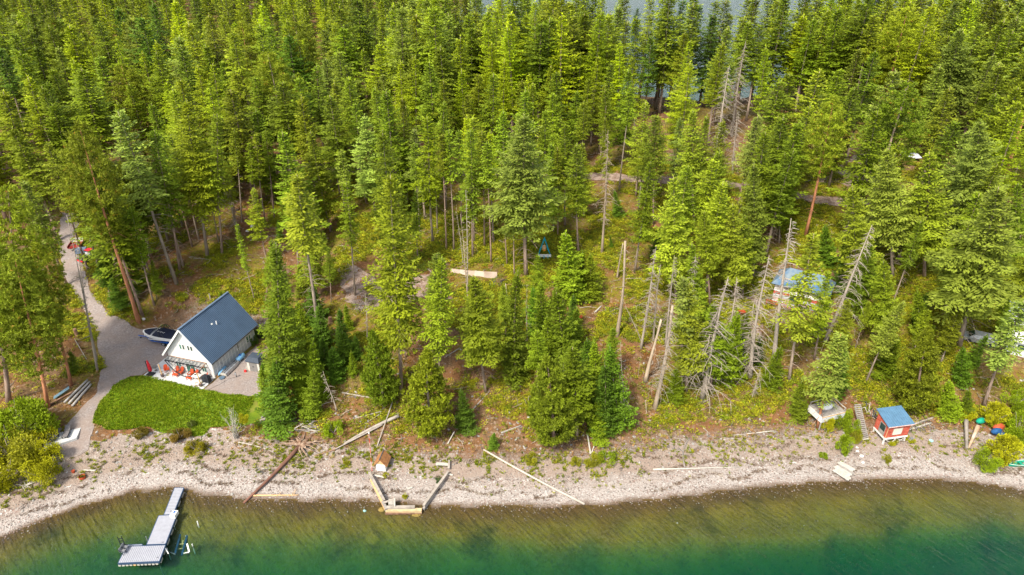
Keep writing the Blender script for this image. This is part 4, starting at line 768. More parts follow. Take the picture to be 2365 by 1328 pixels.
# the white cabin (local: origin at the right front corner, x to the right, y to the back)
W_, L_, HE, HR, OV = 6.99, 9.45, 2.65, 7.44, .45
cab = thing('cabin', 'white gabled cabin with steep blue-grey metal roof beside the lawn', 'cabin', (HO[0], HO[1], 3.0), HTH)
mid = -W_ / 2; slope = (HR - HE) / (W_ / 2 + OV); zw = HE + slope * OV
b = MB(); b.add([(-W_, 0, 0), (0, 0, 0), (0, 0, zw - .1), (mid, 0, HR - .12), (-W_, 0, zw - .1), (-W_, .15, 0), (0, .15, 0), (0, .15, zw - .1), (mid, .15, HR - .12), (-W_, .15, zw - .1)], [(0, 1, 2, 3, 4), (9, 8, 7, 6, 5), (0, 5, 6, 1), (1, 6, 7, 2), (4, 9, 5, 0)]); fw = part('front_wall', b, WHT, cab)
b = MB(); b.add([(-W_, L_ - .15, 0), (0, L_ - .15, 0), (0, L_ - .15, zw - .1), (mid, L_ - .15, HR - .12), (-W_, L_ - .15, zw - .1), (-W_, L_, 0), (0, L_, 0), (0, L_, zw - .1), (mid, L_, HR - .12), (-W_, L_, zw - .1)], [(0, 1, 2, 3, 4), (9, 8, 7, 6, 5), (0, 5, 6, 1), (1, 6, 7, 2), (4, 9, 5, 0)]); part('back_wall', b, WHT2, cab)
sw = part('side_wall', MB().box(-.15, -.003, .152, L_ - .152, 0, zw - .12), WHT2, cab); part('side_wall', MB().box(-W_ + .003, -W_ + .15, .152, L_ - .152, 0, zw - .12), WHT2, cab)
for i in range(15): part('batten', MB().box(.0, .035, .08 + i * .66, .14 + i * .66, .02, 2.75), TRIM, sw)
part('belt_board', MB().box(.036, .055, .06, L_ - .06, 1.18, 1.25), TRIM, sw)
part('plinth', MB().box(.002, .05, .1, L_ - .05, -.1, .12), CONC, sw)
for sgn, nm in ((1, 'roof'), (-1, 'roof')):
    xe = mid + sgn * (W_ / 2 + OV); y0, y1 = -.5, L_ + .5; t = .09
    nx_, nz_ = sgn * (HR - HE), (W_ / 2 + OV); nl_ = math.hypot(nx_, nz_); nx_, nz_ = nx_ / nl_ * t, nz_ / nl_ * t
    b = MB(); b.add([(mid, y0, HR - .02), (xe, y0, HE), (xe, y1, HE), (mid, y1, HR - .02), (mid + nx_ * .0, y0, HR + t * 1.3), (xe + nx_, y0, HE + nz_), (xe + nx_, y1, HE + nz_), (mid, y1, HR + t * 1.3)], [(3, 2, 1, 0), (4, 5, 6, 7), (0, 1, 5, 4), (1, 2, 6, 5), (2, 3, 7, 6), (3, 0, 4, 7)])
    rf = part('roof', b, ROOFB, cab)
    b = MB(); n = 46
    for i in range(n + 1):
        y = y0 + .05 + (y1 - y0 - .1) * i / n; b.beam((mid, y, HR + t * 1.3 + .012), (xe + nx_, y, HE + nz_ + .012), .07, .05)
    part('roof_rib', b, ROOFR, rf, kind='stuff')
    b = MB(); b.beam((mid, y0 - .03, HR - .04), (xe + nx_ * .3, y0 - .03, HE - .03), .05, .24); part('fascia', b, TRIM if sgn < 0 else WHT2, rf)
    b = MB(); b.beam((xe + nx_ + sgn * .03, y0, HE + .0), (xe + nx_ + sgn * .03, y1, HE + .0), .06, .16); part('gutter', b, DGREY, rf)
    if sgn == 1:
        fx = lambda f, h=0: (mid + (xe - mid) * f + nx_ / t * h, HR + (HE - HR) * f + nz_ / t * h)
        a, c_ = fx(.33, .1), fx(.33, .17); part('roof_vent', MB().beam((a[0], 4.0, a[1]), (c_[0], 4.0, c_[1]), .22, .22), TRIM, rf)
        a = fx(.40, .1); part('vent_pipe', MB().cyl((a[0], 4.6), .07, a[1] - .05, a[1] + .5, 8), TRIM, rf)
part('ridge_cap', MB().beam((mid, -.52, HR + .16), (mid, L_ + .52, HR + .16), .3, .05), ROOFR, cab)
def window(par, u0, u1, z0, z1, front=True, gl=GLASS, mull=0, fr=TRIM, dep=.0, side_y=0.0):
    f = MB(); w = .07
    P = (lambda a, b_, c, d, e, g_: (a, b_, d - .06 + dep, d + .0 + dep, e, g_)) if front else None
    def bx(mb, a, b_, z0_, z1_, t0, t1):
        if front: mb.box(a, b_, -t1, -t0, z0_, z1_)
        else: mb.box(t0, t1, a, b_, z0_, z1_)
    bx(f, u0 - w, u0, z0 - w, z1 + w, .003, .07); bx(f, u1, u1 + w, z0 - w, z1 + w, .003, .07); bx(f, u0, u1, z1, z1 + w, .003, .068); bx(f, u0, u1, z0 - w, z0, .003, .068)
    for k in range(mull): m_ = u0 + (u1 - u0) * (k + 1) / (mull + 1); bx(f, m_ - .03, m_ + .03, z0, z1, .003, .066)
    o = part('window', f, fr, par); p = MB(); bx(p, u0, u1, z0, z1, .002, .025); part('pane', p, gl, o); return o
for k, (a, c_) in enumerate(((-4.56, -4.27), (-4.06, -3.78), (-3.27, -2.98), (-2.80, -2.50))): window(cab, a, c_, 3.95, 4.72, gl=GLASSG if k == 0 else GLASS)
window(cab, -5.95, -5.25, .75, 1.75, mull=1, gl=GLASSG); window(cab, -1.75, -1.05, .75, 1.75, mull=1, gl=GLASSG)
dr = MB(); dr.box(-4.45, -4.35, -.07, -.003, .02, 2.0); dr.box(-2.95, -2.85, -.07, -.003, .02, 2.0); dr.box(-4.35, -2.95, -.068, -.003, 1.92, 2.0); dr.box(-3.68, -3.62, -.066, -.003, .02, 1.92); d_ = part('sliding_door', dr, TRIM, cab)
part('pane', MB().box(-4.35, -3.68, -.03, -.002, .03, 1.92), GLASSG, d_); part('pane', MB().box(-3.62, -2.95, -.03, -.002, .03, 1.92), GLASSG, d_)
window(cab, 5.28, 5.62, 1.0, 1.95, front=False, mull=0, gl=GLASS); window(cab, 7.45, 8.35, .95, 1.9, front=False, mull=1, gl=GLASSG)
part('wall_vent', MB().beam((.0, 1.74, 1.25), (.12, 1.74, 1.25), .2), METAL, cab); part('porch_light', MB().box(mid - .08, mid + .08, -.12, -.003, HR - 1.1, HR - .9), BLACK, cab)
# timber awning over the doors
aw = thing('awning', 'black timber slatted awning across the cabin front wall above the chairs', 'awning', (HO[0], HO[1], 3.0), HTH)
x0a, x1a = -6.75, -.75; part('ledger', MB().box(x0a, x1a, -.12, -.004, 2.28, 2.40), LOGB, aw)
part('front_beam', MB().box(x0a, x1a, -.98, -.90, 2.16, 2.26), BLACK, aw)
for i in range(11):
    x = x0a + .05 + (x1a - x0a - .1) * i / 10; m_ = LOGB if i == 10 else BLACK; part('rafter', MB().beam((x, -.11, 2.35), (x, -1.12, 2.22), .09, .12, up=(0, 0, 1)), m_, aw)
for i in range(5): part('slat', MB().beam((x0a, -.24 - i * .15, 2.41 - i * .02), (x1a, -.24 - i * .15, 2.41 - i * .02), .05, .03), METAL, aw)
for x in (x0a + .12, -4.7, -2.75, x1a - .1):
    part('bracket', MB().beam((x, -.03, 1.55), (x, -.85, 2.2), .09, .09).beam((x - .28, -.95, 2.2), (x, -.4, 2.34), .07, .07).beam((x + .28, -.95, 2.2), (x, -.4, 2.34), .07, .07), LOGB if x > -1 else BLACK, aw)
# hanging hammock net
hm = thing('hammock_net', 'black net hung in a loose curve under the timber awning', 'hammock', (HO[0], HO[1], 3.0), HTH)
def cat(x, z0, z1, s): return z0 + (z1 - z0) * x - s * 4 * x * (1 - x)
b = MB()
for off, s in ((0, 1.75),): b.tube([(x0a + (x1a - x0a) * k / 20, -.98 - .35 * math.sin(math.pi * k / 20), cat(k / 20, 2.15, 2.15, s)) for k in range(21)], .06, 5)
part('edge_rope', b, BLACK, hm); b = MB()
for s in (.5, .85, 1.15, 1.45): b.tube([(x0a + (x1a - x0a) * k / 16, -.9 - .25 * math.sin(math.pi * k / 16) + .12 * s, cat(k / 16, 2.15, 2.15, s)) for k in range(17)], .014, 3)
for k in range(1, 12): x = x0a + (x1a - x0a) * k / 12; b.beam((x, -.95, 2.15), (x + .1, -.98 - .3 * math.sin(math.pi * k / 12), cat(k / 12, 2.15, 2.15, 1.73)), .018)
part('netting', b, NET, hm, kind='stuff')
# patio
def hw(x, y, z=0.): return Vector((HO[0] + HA[0] * x + HB[0] * y, HO[1] + HA[1] * x + HB[1] * y, 3.0 + z))
pa = MB(); pa.prism([(-9.75, -2.6), (.15, -2.7), (.12, -.003), (-7.0, -.003), (-7.0, 1.6), (-9.75, 2.3)], -.1, .1)
po = part('patio', pa, CONC, None, kind='structure'); po.location = (HO[0], HO[1], 3.0); po.rotation_euler = (0, 0, HTH)
for i, (p, q) in enumerate((((-6.6, -2.62), (-6.55, 0)), ((-3.3, -2.62), (-3.28, 0)))): part('joint', MB().beam((*p, .101), (*q, .101), .03, .006), DGREY, po)
def adiron(loc, rz, label, m=ORG):
    t = thing('garden_chair', label, 'chair', loc, rz, 'orange garden chairs on the patio'); t.scale = (.84, .84, .84)
    part('seat', MB().extr([(-.3, -.3, .40), (.3, -.3, .40), (.26, .28, .30), (-.26, .28, .30)], (0, 0, .04)), m, t)
    b = MB(); pts_ = [(-.25, .24, .28), (.25, .24, .28), (.30, .50, .85), (.22, .56, 1.0), (0, .59, 1.07), (-.22, .56, 1.0), (-.30, .50, .85)]; b.extr(pts_, (0, .04, 0)); part('backrest', b, m, t)
    for s in (-1, 1): part('armrest', MB().box(s * .36 - .07, s * .36 + .07, -.38, .42, .60, .64), m, t); part('leg', MB().box(s * .35 - .03, s * .35 + .03, -.33, -.24, 0, .60), m, t); part('leg', MB().beam((s * .31, -.3, .36), (s * .31, .48, .03), .04, .1), m, t)
    return t
for x, y, rz, lb in ((-7.25, -.75, .9, 'orange garden chair at the left end under the black net'), (-5.7, -.72, .05, 'orange garden chair behind the net, left one of the middle pair'), (-5.0, -.66, -.1, 'orange garden chair behind the net, right one of the middle pair'), (-3.3, -.7, .1, 'orange garden chair just right of the cabin sliding door'), (-2.6, -.62, -.15, 'orange garden chair left of the white patio table'), (-1.0, -.75, -.7, 'orange garden chair between the white table and the covered grill')):
    adiron(hw(x, y, .1), HTH + rz, lb)
for x, y, l in ((-5.3, -1.35, 'low orange table in front of the left pair of patio chairs'), (-3.0, -1.4, 'low orange table in front of the right pair of patio chairs')):
    t = thing('low_table', l, 'table', hw(x, y, .1), HTH); part('table_top', MB().box(-.4, .4, -.2, .2, .32, .37), ORG, t)
    for a in (-1, 1):
        for c_ in (-1, 1): part('leg', MB().box(a * .35 - .03, a * .35 + .03, c_ * .15 - .03, c_ * .15 + .03, 0, .32), ORG, t)
t = thing('patio_table', 'white rectangular patio table beside the covered grill', 'table', hw(-1.85, -1.15, .1), HTH); part('table_top', MB().box(-.6, .6, -.42, .42, .70, .74), WHT, t)
for a in (-1, 1):
    for c_ in (-1, 1): part('leg', MB().tube([(a * .54, c_ * .36, 0), (a * .5, c_ * .33, .7)], .025, 6), WHT, t)
t = thing('side_table', 'small round grey side table beside the red umbrella', 'table', hw(-8.9, -1.0, .1), 0); part('table_top', MB().cyl((0, 0), .38, .58, .62, 18), SHEDD, t); part('leg', MB().cyl((0, 0), .03, .02, .58, 8), SHEDD, t); part('base', MB().cyl((0, 0), .2, 0, .02, 12), SHEDD, t)
t = thing('patio_umbrella', 'closed red patio umbrella on a black base at the patio corner', 'umbrella', hw(-8.9, -1.95, .1), HTH); part('base', MB().box(-.5, .5, -.4, .4, 0, .1).box(-.42, -.05, -.34, -.04, .1, .16).box(.05, .42, .04, .34, .1, .16), BLACK, t)
part('pole', MB().tube([(-.25, 0, .1), (-.32, 0, 2.1)], .05, 8), BLACK, t); part('arm', MB().beam((-.32, 0, 2.0), (.05, 0, 2.3), .06), BLACK, t)
part('canopy', MB().tube([(.12, 0, .55), (.1, 0, .8), (.08, 0, 1.5), (.05, 0, 2.1), (.04, 0, 2.4)], [.17, .24, .21, .13, .04], 10), REDF, t, True)
for x, y, lb in ((-6.95, -1.95, 'wooden post in a dark pot near the left end of the patio'), (-.5, -2.2, 'wooden post in a dark pot at the front right patio corner')):
    t = thing('planted_post', lb, 'pot', hw(x, y, .1), 0); part('pot', MB().cyl((0, 0), .17, 0, .42, 14, .25), TERRA, t); part('post', MB().beam((0, 0, .2), (-.08, 0, 2.1), .11), TAN, t)
t = thing('barbecue_grill', 'barbecue grill under a black cover at the patio edge', 'grill', hw(-.35, -1.15, .1), HTH); part('cover', MB().add([(-.55, -.3, .05), (.55, -.3, .05), (.55, .3, .05), (-.55, .3, .05), (-.5, -.3, .8), (.5, -.3, .8), (.5, .3, .85), (-.5, .3, .85), (-.33, -.18, 1.1), (.33, -.18, 1.1), (.33, .2, 1.12), (-.33, .2, 1.12)], [(3, 2, 1, 0), (0, 1, 5, 4), (1, 2, 6, 5), (2, 3, 7, 6), (3, 0, 4, 7), (4, 5, 9, 8), (5, 6, 10, 9), (6, 7, 11, 10), (7, 4, 8, 11), (8, 9, 10, 11)]), BLACK, t)
for a in (-1, 1): part('wheel', MB().tube([(a * .5, -.31, .06), (a * .5, -.36, .06)], .06, 8), DGREY, t)
# beside the cabin
t = thing('jon_boat', 'grey aluminium boat lying upside down along the cabin side wall', 'boat', hw(.95, .6, .0), HTH + .02)
b = MB(); sec = []
for k, (y, w, h) in enumerate(((0, .52, .5), (.5, .56, .55), (2.2, .52, .55), (3.2, .34, .5))): sec.append([(-w, y, .18), (-w * .8, y, h), (-w * .3, y, h + .08), (w * .3, y, h + .08), (w * .8, y, h), (w, y, .18)])
vs_ = [p for s_ in sec for p in s_]; fs_ = [(k * 6 + i, k * 6 + i + 1, k * 6 + 7 + i, k * 6 + 6 + i) for k in range(3) for i in range(5)] + [(23, 22, 21, 20, 19, 18)]; b.add(vs_, fs_); part('hull', b, METAL, t)
part('transom', MB().add(sec[0] + [(x, y + .05, z) for x, y, z in sec[0]], [(0, 1, 2, 3, 4, 5), (11, 10, 9, 8, 7, 6)] + [(i, (i + 1) % 6, 6 + (i + 1) % 6, 6 + i) for i in range(6)]), WOODP, t)
for x in (-.18, .18): part('keel_strip', MB().beam((x, .05, .62), (x, 3.0, .60), .05, .05), DGREY, t)
single('paddle_board', MB().tube([(0, 0, .15), (0, .35, .3), (0, 1.5, .5), (0, 1.9, .52)], [.04, .2, .2, .04], 8), LBLUE, 'blue board leaning between cabin wall and upturned grey boat', 'paddle board', hw(.28, .35, 0), HTH, smooth=True)
t = thing('propane_tank', 'light blue propane tank lying beside the cabin side wall', 'tank', hw(.85, 4.6, 0), HTH + R(90)); part('shell', MB().tube([(-.85, 0, .5), (-.80, 0, .5), (-.6, 0, .5), (.6, 0, .5), (.8, 0, .5), (.85, 0, .5)], [.06, .24, .36, .36, .24, .06], 16), LBLUE, t, True); part('valve_cover', MB().cyl((0, 0), .16, .82, .98, 12), BLUE, t)
for a in (-.5, .5): part('foot', MB().box(a - .06, a + .06, -.3, .3, 0, .22), CONC, t)
t = thing('utility_post', 'short grey utility post with hose on the gravel yard', 'post', hw(2.75, .95, 0), 0); part('post', MB().beam((0, 0, 0), (0, 0, .85), .1), DGREY, t); part('meter_box', MB().box(-.11, .11, -.14, -.05, .45, .8), METAL, t)
p = [hw(2.7, .9, .05), hw(2.3, .6, .04), hw(1.9, -.1, .04), hw(1.7, -.9, .04), hw(1.3, -1.7, .04), hw(.9, -2.6, .04)]; single('garden_hose', MB().tube(smooth([Vector(q) for q in p], 5), .022, 5), BLACK, 'black hose curving from utility post toward the lawn', 'hose')
single('water_tub', MB().cyl((0, 0), .32, 0, .22, 14, .38), mat('slate_plastic', (.09, .14, .2, 1), .5, .1), 'low slate-blue tub on gravel at the upturned boat end', 'tub', hw(1.05, .15, 0), 0)
t = thing('garden_shed', 'beige plastic shed with grey double doors and charcoal roof', 'shed', hw(3.4, 2.75, 0), HTH + .04)
part('wall', MB().box(0, .32, 0, .06, 0, 1.75).box(1.55, 1.87, 0, .06, 0, 1.75).box(.32, 1.55, .002, .05, 1.62, 1.75).box(0, .06, .06, 1.7, 0, 1.75).box(1.81, 1.87, .06, 1.7, 0, 1.75).box(.06, 1.81, 1.64, 1.7, 0, 1.75), mat('beige_plastic', (.58, .54, .48, 1), .6, .05), t)
for a in (0, 1): d_ = part('door', MB().box(.325 + a * .61, .93 + a * .61, -.02, .04, .03, 1.61), SHEDD, t); part('handle', MB().box(.84 + a * .12, .89 + a * .12, -.05, -.021, .75, .95), BLACK, d_)
part('floor', MB().box(-.03, 1.9, -.06, 1.75, -.03, .028), WHT, t)
b = MB(); b.add([(-.15, -.16, 1.73), (2.02, -.16, 1.73), (2.02, 1.85, 1.73), (-.15, 1.85, 1.73), (.15, .25, 2.2), (1.72, .25, 2.2), (1.72, 1.45, 2.2), (.15, 1.45, 2.2), (-.15, -.16, 1.62), (2.02, -.16, 1.62), (2.02, 1.85, 1.62), (-.15, 1.85, 1.62)], [(0, 1, 5, 4), (1, 2, 6, 5), (2, 3, 7, 6), (3, 0, 4, 7), (4, 5, 6, 7), (8, 9, 1, 0), (9, 10, 2, 1), (10, 11, 3, 2), (11, 8, 0, 3)]); part('roof', b, SHEDR, t)
t = thing('wooden_pallet', 'small slatted pallet leaning at the shed left side', 'pallet', hw(2.75, 2.75, 0), HTH)
for k in range(5): part('slat', MB().beam((0, .1 + k * .13, .05 + k * .08), (.5, .1 + k * .13, .05 + k * .08), .09, .03), WOODP, t)
part('runner', MB().beam((.05, .05, 0), (.05, .75, .5), .04).beam((.45, .05, 0), (.45, .75, .5), .04), WOOD, t)
t = thing('fuel_can', 'red fuel can on the gravel beside the shed', 'fuel can', hw(3.2, 2.35, 0), 0); part('body', MB().box(-.15, .15, -.12, .12, 0, .3).box(-.09, .09, -.1, .1, .3, .36), REDP, t); part('spout', MB().beam((.05, 0, .3), (.2, 0, .45), .04), BLACK, t)
# wake boat on its trailer
bt = thing('motor_boat', 'white and blue motor boat with navy cover behind the cabin', 'boat', hw(-16.1, 5.2, .55), HTH + .02 + .04)
S = []
for x, w, k_, zt in ((0, .06, .55, 1.05), (.5, .55, .25, 1.05), (1.3, .95, .08, 1.02), (2.6, 1.18, 0, .98), (4.2, 1.22, 0, .95), (5.9, 1.15, 0, .92)): S.append([(x, 0, k_), (x, -w * .72, k_ + .22), (x, -w, .62), (x - .03, -w - .04, zt), (x - .03, w + .04, zt), (x, w, .62), (x, w * .72, k_ + .22)])
b = MB(); v_ = [p for s_ in S for p in s_]; rows = []
for k in range(5):
    for i in range(7):
        j = (i + 1) % 7; f = (k * 7 + i, k * 7 + j, k * 7 + 7 + j, k * 7 + 7 + i); b.add([v_[q] for q in f], [(0, 1, 2, 3)], {0: 0, 6: 0, 1: 0, 5: 0, 2: 1, 4: 1, 3: 1}[i])
b.add(S[-1], [(0, 1, 2, 3, 4, 5, 6)], 1); b.add(S[0], [(0, 1, 2, 3, 4, 5, 6)], 1); part('hull', b, [BLUE, WHT], bt)
part('hull_stripe', MB().beam((1.6, -1.22, .5), (5.8, -1.2, .62), .03, .1), WHT, bt)
b = MB(); C_ = []
for x, w, h, z in ((.25, .2, 0, 1.08), (.8, .62, .12, 1.06), (1.5, .92, .16, 1.05), (1.9, .98, .2, 1.05)): C_.append([(x, -w, z), (x, -w * .5, z + h), (x, 0, z + h * 1.3), (x, w * .5, z + h), (x, w, z)])
for k in range(3):
    for i in range(4): b.add([C_[k][i], C_[k][i + 1], C_[k + 1][i + 1], C_[k + 1][i]], [(0, 1, 2, 3)])
C2 = []
for x, w, h, z in ((2.15, 1.0, .12, 1.05), (2.7, 1.1, .55, 1.02), (3.3, 1.12, .62, 1.0), (4.6, 1.12, .35, .98), (5.8, 1.08, .25, .95)): C2.append([(x, -w, z), (x, -w * .6, z + h * .8), (x, 0, z + h), (x, w * .6, z + h * .8), (x, w, z)])
for k in range(4):
    for i in range(4): b.add([C2[k][i], C2[k][i + 1], C2[k + 1][i + 1], C2[k + 1][i]], [(0, 1, 2, 3)])
part('cover', b, NAVY, bt, True)
b = MB()
for k in range(5): b.beam((3.05 + .22 * k, -.62 + (k % 2) * .1, 1.62 - .04 * k), (3.20 + .22 * k, -.42 - (k % 2) * .1, 1.64 - .04 * k), .06, .02)
part('cover_lettering', b, WHT, bt)
part('tower', MB().tube([(3.6, 1.1, 1.0), (3.3, .95, 1.9), (3.25, .4, 2.1), (3.25, -.4, 2.1), (3.3, -.95, 1.9), (3.6, -1.1, 1.0)], .05, 6).tube([(4.3, 1.1, 1.0), (3.6, .9, 1.95), (3.6, -.9, 1.95), (4.3, -1.1, 1.0)], .045, 6).beam((3.25, .5, 2.1), (3.6, .5, 1.96), .05).beam((3.25, -.5, 2.1), (3.6, -.5, 1.96), .05), BLACK, bt)
tr_ = thing('boat_trailer', 'blue trailer carrying the motor boat behind the cabin', 'trailer', hw(-16.1, 5.2, 0), HTH + .06)
part('frame', MB().beam((-1.2, 0, .45), (.3, 0, .48), .1).beam((.2, 0, .48), (1.6, -.85, .48), .09).beam((.2, 0, .48), (1.6, .85, .48), .09).beam((1.6, -.85, .48), (5.6, -.85, .48), .09).beam((1.6, .85, .48), (5.6, .85, .48), .09).beam((1.7, -.85, .44), (1.7, .85, .44), .08).beam((3.6, -.95, .40), (3.6, .95, .40), .08).beam((5.3, -.85, .44), (5.3, .85, .44), .08), BLUE, tr_)
part('winch_post', MB().beam((-.05, 0, .5), (-.05, 0, 1.3), .08).box(-.15, .1, -.1, .1, 1.15, 1.35), WHT, tr_); part('jack_wheel', MB().tube([(-.9, -.05, .12), (-.9, .05, .12)], .12, 10), BLACK, tr_)
for a in (-1, 1):
    for x in (3.9, 4.7): w_ = part('wheel', MB().tube([(x, a * .95, .33), (x, a * 1.15, .33)], .33, 14), BLACK, tr_); part('rim', MB().tube([(x, a * 1.151, .33), (x, a * 1.17, .33)], .18, 10), METAL, w_)
    part('mudguard', MB().box(3.45, 5.15, a * 1.05 - .13, a * 1.05 + .13, .68, .73), BLUE, tr_)

# ---- dock: quads taken at deck height .55 m above the lake
def Q(l, z): return [gz(u, v, z) for u, v in l]
dock = thing('dock', 'T-shaped grey-boarded floating dock reaching out from the beach', 'dock', (0, 0, 0))
def section(TL, TR, BR, BL, z, n, along):
    a, b_, c_, d_ = [Vector(p) for p in Q([TL, TR, BR, BL], z)]
    s = part('deck_section', MB().extr([a, b_, c_, d_], (0, 0, -.06)), mat('deck_gap', (.13, .13, .15, 1), .8), dock); b = MB(); e = .02
    for i in range(n):
        f0, f1 = (i + .08) / n, (i + .86) / n
        if along: q = [a.lerp(d_, f0), b_.lerp(c_, f0), b_.lerp(c_, f1), a.lerp(d_, f1)]
        else: q = [a.lerp(b_, f0), a.lerp(b_, f1), d_.lerp(c_, f1), d_.lerp(c_, f0)]
        b.extr([p + Vector((0, 0, .003)) for p in q], (0, 0, e))
    part('board', b, DECKM, s, kind='stuff')
    r = MB()
    for p, q in ((a, b_), (b_, c_), (c_, d_), (d_, a)): r.beam(p + Vector((0, 0, -.10)), q + Vector((0, 0, -.10)), .08, .26)
    part('rim_joist', r, mat('navy_trim', (.04, .07, .13, 1), .5, .1), s)
    k = max(2, int((b_ - c_).length / 1.3)); f = []
    for i in range(k):
        t0, t1 = (i + .2) / k, (i + .75) / k
        part('float', MB().extr([p - Vector((0, 0, .23)) for p in (a.lerp(d_, t0), b_.lerp(c_, t0), b_.lerp(c_, t1), a.lerp(d_, t1))], (0, 0, -.36)), WOODP, s)
    return a, b_, c_, d_
section((403.1, 1126.6), (424.6, 1126.6), (399.7, 1188.4), (378.2, 1189.3), .55, 18, True)
section((366.2, 1191), (408.5, 1189), (382.5, 1256.5), (338.5, 1257.9), .55, 24, True)
e_ = section((291.5, 1262.2), (382.0, 1259), (368, 1296.6), (272.6, 1300.9), .55, 21, False)
section((294, 1258.6), (328, 1257), (330, 1260.2), (292.3, 1261.4), .52, 3, True)
b = MB(); q0, q1 = gz(273.5, 1304.5, .2), gz(368, 1300.3, .2)
for i in range(11): p0, p1 = q0.lerp(q1, (i + .12) / 11), q0.lerp(q1, (i + .8) / 11); part('fender', MB().beam(p0 + Vector((0, -.06, 0)), p1 + Vector((0, -.06, 0)), .12, .24), WOODP if i != 4 else TAN, dock)
for u, v in ((421, 1135), (397, 1190), (378, 1262), (366, 1297), (341, 1250)):
    p = gz(u, v, 0); part('piling', MB().cyl((p.x, p.y), .045, -2.2, .75, 8), METAL, dock)
p = gz(403.5, 1190.5, .6); t = thing('dock_box', 'white storage box with dark lid window on the dock corner', 'box', p, -.1); part('body', MB().box(-.3, .3, -.38, .38, -.02, .42), WHT, t); part('lid_window', MB().box(-.1, .12, -.02, .26, .421, .44), BLUE, t)
for u, v, l in ((290.5, 1270, 'grey folding chair on the dock end, the one nearer the shore'), (285.5, 1278, 'grey folding chair on the dock end, the one farther from the shore')):
    t = thing('folding_chair', l, 'chair', gz(u, v, .57), R(80)); part('seat', MB().box(-.22, .22, -.22, .22, .38, .42), METAL, t); part('backrest', MB().beam((-.22, .24, .6), (.22, .24, .6), .03, .4), METAL, t)
    part('frame', MB().beam((-.24, -.24, 0), (-.24, .26, .82), .03).beam((.24, -.24, 0), (.24, .26, .82), .03).beam((-.24, .24, 0), (-.24, -.24, .55), .03).beam((.24, .24, 0), (.24, -.24, .55), .03).beam((-.24, -.24, .56), (-.24, .2, .56), .05).beam((.24, -.24, .56), (.24, .2, .56), .05), BLACK, t)
p = gz(286.5, 1265, .3); t = thing('swim_ladder', 'black swim ladder standing up at the dock corner', 'ladder', p, .2)
part('rail', MB().beam((-.2, 0, -.5), (-.26, .1, 1.6), .06), BLACK, t); part('rail', MB().beam((.2, 0, -.5), (.12, .1, 1.6), .06), BLACK, t)
for k in range(5): part('rung', MB().beam((-.22, .02 + .02 * k, k * .32), (.16, .02 + .02 * k, k * .32), .1, .04), BLACK, t)
# sunken boat lift
lf = thing('boat_lift', 'boat lift with white posts and sunken blue bunks beside the dock', 'boat lift', (0, 0, 0))
def wp(u, v, z): return gz(u, v, z)
for (u, v, a, c_) in ((402.5, 1216, -1.6, .45), (458, 1212, -1.8, .55), (445, 1261, -2.2, .3), (386, 1269, -2.0, .2)): p = wp(u, v, 0); part('corner_post', MB().cyl((p.x, p.y), .055, a, c_, 8), TRIM, lf)
part('cross_beam', MB().beam(wp(403, 1220, -.5), wp(458, 1216.5, -.5), .1), METAL, lf); part('cross_beam', MB().beam(wp(386, 1273, -.4), wp(405, 1280.5, -.4), .08), METAL, lf); part('cross_beam', MB().beam(wp(424, 1278, -.2), wp(437, 1275, .1), .09), TRIM, lf)
part('arm', MB().beam(wp(437, 1275, .15), wp(432, 1256, .5), .14), TRIM, lf); part('arm', MB().beam(wp(379, 1262, .5), wp(389, 1279, .05), .09), TRIM, lf)
for (a, c_) in (((419, 1225, -.6), (404, 1281, -.55)), ((436, 1224, -.6), (420, 1282, -.55))): part('bunk', MB().beam(wp(*a), wp(*c_), .2, .14), mat('lift_bunk', (.015, .06, .14, 1), .6, .2), lf)
for (a, c_) in (((421, 1228, -.7), (438, 1227, -.7)), ((420, 1237, -.7), (434, 1236, -.7)), ((414, 1257, -.7), (427, 1256, -.7)), ((428, 1228, -.72), (421, 1258, -.72)), ((411, 1240, -.9), (406, 1256, -.9)), ((443, 1232, -.9), (437, 1253, -.9)), ((412, 1268, -.75), (424, 1266, -.75))): part('strut', MB().beam(wp(*a), wp(*c_), .09), TAN, lf)
# ---- red shack on stilts
FS = float(height(47, 63.6)) + 1.35; P0, P1, P2 = gz(2044, 1011.6, FS), gz(2095, 1004.6, FS), gz(2015, 994.6, FS)
sa = head(P0, P1); wS = (P1 - P0).length; dS = 2.15; gS = float(height(P0.x + 1.4, P0.y + .3))
sh = thing('beach_shack', 'red board shack with light blue roof raised on white stilts', 'shack', (P0.x, P0.y, gS), sa)
fl = FS - gS; hb, hf = 2.45, 1.9
wb = [0, .5, .75, 2.02, 2.2, wS]
def planks(p, q, z0, z1f, z1b, n, par, m, nrm, holes=(), lab=None):
    p = Vector(p); q = Vector(q); d = q - p
    for k in range(n):
        a, c_ = z0 + (z1f - z0) * k / n, z0 + (z1f - z0) * (k + 1) / n - .03
        spans = [(0., 1.)]
        for (h0, h1, y0, y1) in holes:
            if a < y1 - .02 and c_ > y0 + .02: spans = [s for (s0, s1) in spans for s in ((s0, min(s1, h0)), (max(s0, h1), s1)) if s[1] - s[0] > .02]
        for s0, s1 in spans:
            A_, B_ = p + d * s0, p + d * s1; e = Vector(nrm) * (.02 + .01 * (k % 2))
            b = MB(); b.add([A_ + e + Vector((0, 0, a)), B_ + e + Vector((0, 0, a)), B_ + e + Vector((0, 0, c_)), A_ + e + Vector((0, 0, c_)), A_ + Vector((0, 0, a)), B_ + Vector((0, 0, a)), B_ + Vector((0, 0, c_)), A_ + Vector((0, 0, c_))], [(0, 1, 2, 3), (7, 6, 5, 4), (0, 4, 5, 1), (1, 5, 6, 2), (2, 6, 7, 3), (3, 7, 4, 0)])
            part('siding_board', b, m, par)
